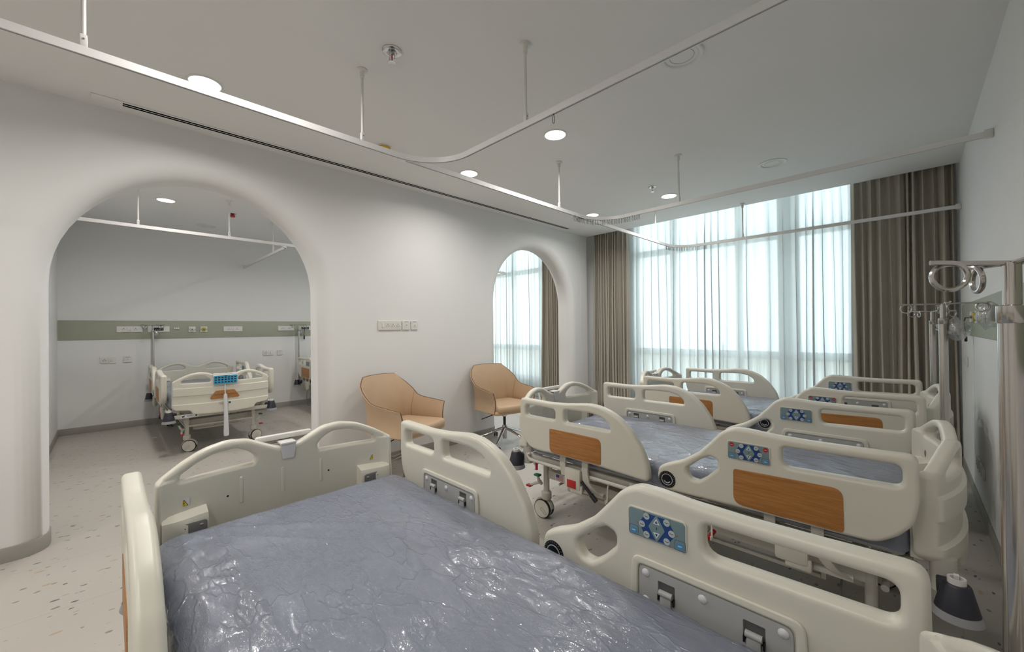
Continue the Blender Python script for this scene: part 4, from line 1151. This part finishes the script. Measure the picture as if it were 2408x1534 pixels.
wall_plate('farS', 1.395, 1.342, .25, .080, (('socket', -.055), ('switch', -.012), ('switch', .012), ('socket', .055)), 'double socket plate right of the gas outlets on the far sage strip')
wall_plate('farS', 2.155, 1.345, .25, .080, (('socket', -.06), ('switch', -.01), ('socket', .05)), 'double socket plate rightmost in the large arch, partly behind the drip pole')
tt = wall_plate('farS', 2.52, 1.345, .30, .080, (('display', -.06),), 'white plate with a black call panel at the right side of the large arch', 'nurse call panel', name='nurse_call_unit')
def pendant(face, y, z, label):
    t = thing('call_handset', label, 'call handset', (FACES[face][0], y, z)); s = FACES[face][1]
    m = MB(); m.tube([(s*.012, 0, 0), (s*.030, -s*.01, .0), (s*.036, -s*.016, -.03), (s*.03, -s*.018, -.09), (s*.028, -s*.018, -.12)], .0035, 8); m.build('cord', BLACK, t)
    m = MB(); m.box((s*.028, -s*.018, -.150), (.016, .022, .062), bev=.005); m.build('push_button', SCREEN, t)
pendant('farS', 2.455, 1.33, 'black call handset hanging from the panel at the right side of the large arch')
wall_plate('far', .0, .935, .150, .088, (('socket', -.035), ('switch', .012), ('switch', .038)), 'socket plate low on the far wall left of the foot-on bed')
wall_plate('far', .19, .935, .088, .088, (('slit', 0),), 'blank cable plate low on the far wall left of the foot-on bed', 'cable plate', name='cable_plate')
wall_plate('far', 1.885, .94, .150, .088, (('socket', -.035), ('switch', .012), ('switch', .038)), 'socket plate low on the far wall right of the foot-on bed')
wall_plate('far', 2.06, .935, .085, .088, (('slit', 0),), 'blank cable plate low on the far wall right of the foot-on bed', 'cable plate', name='cable_plate')
# right wall
wall_plate('rightS', 4.48, 1.35, .10, .075, (('data', 0),), 'white outlet block at the window end of the right wall strip', 'outlet', name='nurse_call_unit')
m = MB(); pendant('rightS', 4.56, 1.345, 'black call handset hanging from the right wall strip by the curtain')
gas_outlet('rightS', 4.12, 1.345, YELP, 'yellow gas outlet on the right wall strip')
gas_outlet('rightS', 3.80, 1.345, WHITE, 'white gas outlet on the right wall strip, next to the yellow one')
def bagged(y, label):
    t = thing('flow_meter', label, 'gas flow meter', (XR-.008, y, 1.345))
    m = MB(); m.cyl((0, 0, 0), (-.045, 0, 0), .012, n=14); m.cyl((-.045, 0, -.035), (-.045, 0, .045), .016, n=16); m.build('meter_body', CAPW, t)
    m = MB(); r = bmesh.ops.create_icosphere(m.bm, subdivisions=3, radius=1.)
    for v in r['verts']:
        q = v.co; n = 1+.22*noise.noise((q.x*2.2+y, q.y*2.2, q.z*2.2)); v.co = Vector((-.052+.045*q.x*n, .05*q.y*n, -.005+.065*q.z*n))
    m.build('clear_bag', BAG, t, ang=None)
bagged(3.05, 'bagged gas flow meter on the right wall strip, left of the near drip pole')
bagged(1.30, 'bagged gas flow meter on the right wall strip, right of the near drip pole')
wall_plate('right', 5.02, .99, .15, .085, (('socket', -.035), ('switch', .02)), 'socket plate low on the right wall beside the curtain')
wall_plate('right', 4.28, .318, .15, .085, (('socket', -.03), ('switch', .03)), 'lower socket plate near the skirting on the right wall, further of the two')
wall_plate('right', 4.08, .318, .15, .085, (('socket', -.03), ('switch', .03)), 'lower socket plate near the skirting on the right wall, nearer of the two')

# ------------------------------------------------------------------ swivel chairs
def make_chair():
    t = thing('swivel_chair', '', 'chair')
    # shell: (plan half width, back depth) path; param a from left arm tip round the back to the right arm tip
    N = 64; rings = []
    def plan(u, out):
        """u in [-1,1]: -1 right arm tip, 0 mid back, +1 left arm tip; local x forward, y left"""
        s = 1 if u >= 0 else -1; a = abs(u)
        if a < .40: x, y = -.235-.010*math.cos(a/.40*PI/2), a/.40*.205
        elif a < .60:
            t2 = (a-.40)/.20*PI/2; x, y = -.235+.085*(1-math.cos(t2)), .205+.065*math.sin(t2)
        else: x, y = -.15+(a-.60)/.40*.355, .27+(a-.60)/.40*.008
        return x, s*y
    def top(u):
        a = abs(u)
        if a < .385: return .878-.008*(a/.385)**2
        if a < .62: return .870-(a-.385)/.235*.200
        if a < .70: return .670-(a-.62)/.08*.022
        return .648-(a-.70)/.30*.030
    def bot(u):
        a = abs(u); return .395 if a < .6 else .395+(a-.6)*.02
    m = MB(); inner = []; outer = []
    K = 12
    for i in range(N+1):
        u = -1+2*i/N; x, y = plan(u, 0)
        x2, y2 = plan(min(1, u+.01), 0); x1, y1 = plan(max(-1, u-.01), 0)
        tx, ty = x2-x1, y2-y1; l = math.hypot(tx, ty); nx, ny = -ty/l, tx/l
        if nx*(-x)+ny*(-y) > 0: nx, ny = -nx, -ny          # outward
        zt, zb = top(u), bot(u); ci = []; co = []
        for k in range(K+1):
            f = k/K; z = zb+(zt-zb)*f
            fl = (z-.40)
            sl = .10*max(0, -math.cos(min(1, abs(u)/.6)*PI/2)*-1) * fl   # back reclines
            out = .16*fl*fl*2.0*(.35+.65*min(1, abs(u)/.6))
            bow = .018*math.sin(PI*f)
            th = .021-.009*f
            tip = 1. if abs(u) < .97 else .6
            px, py = x-sl*1.6+nx*(out-bow), y+ny*(out-bow)
            co.append(m.bm.verts.new((px+nx*th*tip, py+ny*th*tip, z))); ci.append(m.bm.verts.new((px-nx*th*tip, py-ny*th*tip, z)))
        inner.append(ci); outer.append(co)
    for i in range(N):
        for k in range(K):
            m.bm.faces.new((outer[i][k], outer[i+1][k], outer[i+1][k+1], outer[i][k+1]))
            m.bm.faces.new((inner[i][k+1], inner[i+1][k+1], inner[i+1][k], inner[i][k]))
        m.bm.faces.new((outer[i][K], outer[i+1][K], inner[i+1][K], inner[i][K])); m.bm.faces.new((outer[i+1][0], outer[i][0], inner[i][0], inner[i+1][0]))
    for i in (0, N):
        for k in range(K): m.bm.faces.new((outer[i][k], outer[i][k+1], inner[i][k+1], inner[i][k]))
    rim = [((outer[i][K].co+inner[i][K].co)/2+Vector((0, 0, .001))).copy() for i in range(N+1)]
    frontL = [((outer[N][k].co+inner[N][k].co)/2).copy() for k in range(K, -1, -1)]; frontR = [((outer[0][k].co+inner[0][k].co)/2).copy() for k in range(K+1)]
    mid = [inner[int(N*(.5+s*.31))] for s in (-1, 1)]
    seams = [[v.co.copy() for v in g[1:]] for g in mid]
    sh = m.build('shell', LEATHER, t, ang=50)
    m = MB(); m.tube(frontR+rim[1:-1]+frontL, .0042, 6); m.build('edge_piping', PIPING, sh)
    m = MB()
    for s in seams: m.tube(s, .0016, 5)
    m.build('seam', PIPING, sh)
    # under shell and cushion
    out = rpoly([(-.20, -.24), (.235, -.285), (.26, 0), (.235, .285), (-.20, .24)], [.10, .05, .5, .05, .10], 6)
    m = MB(); m.plate([out], .045, .018, Matrix.Translation((0, 0, .402)), n=4); m.build('seat_pan', LEATHER, t, ang=60)
    m = MB(); vs = m.plate([rpoly([(-.205, -.215), (.255, -.262), (.285, 0), (.255, .262), (-.205, .215)], [.09, .05, .5, .05, .09], 6)], .075, .032, Matrix.Translation((0, 0, .440)), n=5)
    o = m.build('seat_cushion', LEATHER, t, ang=60, wn=True)
    # seat domes a little: bend the cap
    m = MB(); m.lathe([(.0, .400), (.085, .400), (.085, .385), (.060, .372), (.030, .345), (.026, .310), (0, .310)], n=28); m.build('tilt_housing', CHROME, t)
    m = MB(); m.box((.0, .0, .388), (.22, .20, .012), bev=.004); m.build('mounting_plate', BLACK, t)
    m = MB(); m.tube([(.02, -.05, .365), (.0, -.18, .340), (-.01, -.30, .315)], .005, 8); m.build('height_lever', BLACK, t)
    m = MB(); m.cyl((0, 0, .19), (0, 0, .32), .0155, n=18); m.build('gas_lift', BLACK, t)
    m = MB(); m.lathe([(0, .215), (.026, .215), (.028, .19), (.032, .17), (.026, .15), (.024, .06), (0, .06)], n=24); hub = m.build('hub', CHROME, t)
    for k in range(5):
        a = 2*PI*k/5+.35; R = Matrix.Rotation(a, 4, 'Z')
        m = MB(); rings = []
        for x, z, w, h in ((.01, .178, .020, .017), (.08, .158, .018, .015), (.20, .112, .014, .011), (.305, .078, .011, .009), (.325, .074, .009, .008)):
            rings.append([m.bm.verts.new(R @ Vector((x, w*math.cos(q), z+h*math.sin(q)))) for q in [2*PI*j/12 for j in range(12)]])
        m.skin(rings); lg = m.build('base_arm', CHROME, t)
        m = MB(); CW = R @ Matrix.Translation((.318, 0, 0)) @ Matrix.Rotation(1.1*k+.4, 4, 'Z')
        m.mi = 1; m.cyl((0, 0, .05), (0, 0, .074), .006, n=10, M=CW); m.box((-.012, 0, .047), (.040, .010, .014), CW, bev=.003)
        m.mi = 0
        for e in (-1, 1): m.lathe([(0, -.007), (.022, -.007), (.025, -.004), (.025, .004), (.022, .007), (0, .007)], M=CW @ Matrix.Translation((-.018, e*.013, .025)) @ Matrix.Rotation(PI/2, 4, 'X'), n=20)
        m.build('caster', [BLACK, STEELG], lg)
    return t
ch = make_chair(); ch.location = (-3.245, 1.90, 0); ch.rotation_euler = (0, 0, .30)
tag(ch, 'tan leather swivel chair nearer the camera, under the socket plates', 'chair', 'tan swivel chairs')
c2 = copy_tree(ch); c2.location = (-3.27, 3.16, 0); c2.rotation_euler = (0, 0, -.14)
c2['label'] = 'tan leather swivel chair beside the narrow arch'

# ------------------------------------------------------------------ loose cords
def cord(pts, label, r=.004):
    P = []
    V = [Vector(p) for p in pts]
    for i in range(len(V)-1):
        p0, p1, p2, p3 = V[max(i-1, 0)], V[i], V[i+1], V[min(i+2, len(V)-1)]
        for k in range(10):
            s = k/10; P.append(.5*((2*p1)+(-p0+p2)*s+(2*p0-5*p1+4*p2-p3)*s*s+(-p0+3*p1-3*p2+p3)*s**3))
    P.append(V[-1]); m = MB(); m.tube(P, r, 8); return tag(m.build('power_cord', STEELG), label, 'cord')
cord([(-.20, 2.30, .30), (-.22, 2.16, .16), (-.16, 2.08, .03), (-.02, 2.04, .007), (.08, 1.98, .006), (.15, 1.85, .006), (.23, 1.88, .006), (.29, 2.1, .006), (.30, 2.5, .006)], 'grey power cord lying on the floor at the head of the middle bed')
cord([(-7.30, 2.42, .34), (-7.36, 2.40, .22), (-7.44, 2.44, .10), (-7.42, 2.54, .20), (-7.34, 2.50, .33), (-7.33, 2.44, .16), (-7.38, 2.42, .03), (-7.46, 2.50, .006), (-7.52, 2.60, .006)], 'dark looped cord hanging under the bed at the right side of the large arch')

# ------------------------------------------------------------------ light
w = bpy.data.worlds.new('daylight'); bpy.context.scene.world = w; w.use_nodes = True
bg = w.node_tree.nodes['Background']; bg.inputs[0].default_value = (.86, .95, 1., 1); bg.inputs[1].default_value = 4.9
for nm, (x0, x1) in (('window_portal', WIN1), ('window_portal_far', WIN2)):
    l = bpy.data.lights.new(nm, 'AREA'); l.shape = 'RECTANGLE'; l.size = x1-x0; l.size_y = H+.3-ZS
    l.cycles.is_portal = True
    o = bpy.data.objects.new(nm, l); COL.objects.link(o); o.location = ((x0+x1)/2, YG+.22, (H+.3+ZS)/2); o.rotation_euler = (-PI/2, 0, 0)

# ------------------------------------------------------------------ camera
f_px = 942.5; cx, cy = 1204., 767.
cam = bpy.data.cameras.new('camera'); co = bpy.data.objects.new('camera', cam); COL.objects.link(co)
cam.sensor_fit = 'HORIZONTAL'; cam.sensor_width = 36.; cam.lens = 36.*f_px/2408.; cam.clip_start = .02; cam.clip_end = 200
Yc = Vector(((2139-cx)/f_px, (cy-763)/f_px, -1)).normalized(); Xc = -Vector(((254-cx)/f_px, (cy-783)/f_px, -1)).normalized()
Xc = (Xc-Yc*Xc.dot(Yc)).normalized(); Zc = Xc.cross(Yc)
# rows: camera axes expressed in the world
R = Matrix(((Xc.x, Xc.y, Xc.z), (Yc.x, Yc.y, Yc.z), (Zc.x, Zc.y, Zc.z)))
co.matrix_world = Matrix.Translation((0, 0, 1.3)) @ R.to_4x4()
sc = bpy.context.scene; sc.camera = co
vs = sc.view_settings; vs.view_transform = 'Standard'; vs.look = 'None'; vs.exposure = 0.; vs.gamma = 1.; vs.use_curve_mapping = False
cy_ = sc.cycles; cy_.max_bounces = 6; cy_.diffuse_bounces = 4; cy_.glossy_bounces = 3; cy_.transmission_bounces = 4; cy_.transparent_max_bounces = 8; cy_.use_adaptive_sampling = True; cy_.adaptive_threshold = .04; cy_.adaptive_min_samples = 16
cy_.caustics_reflective = False; cy_.caustics_refractive = False; cy_.sample_clamp_indirect = 6.; cy_.use_denoising = True
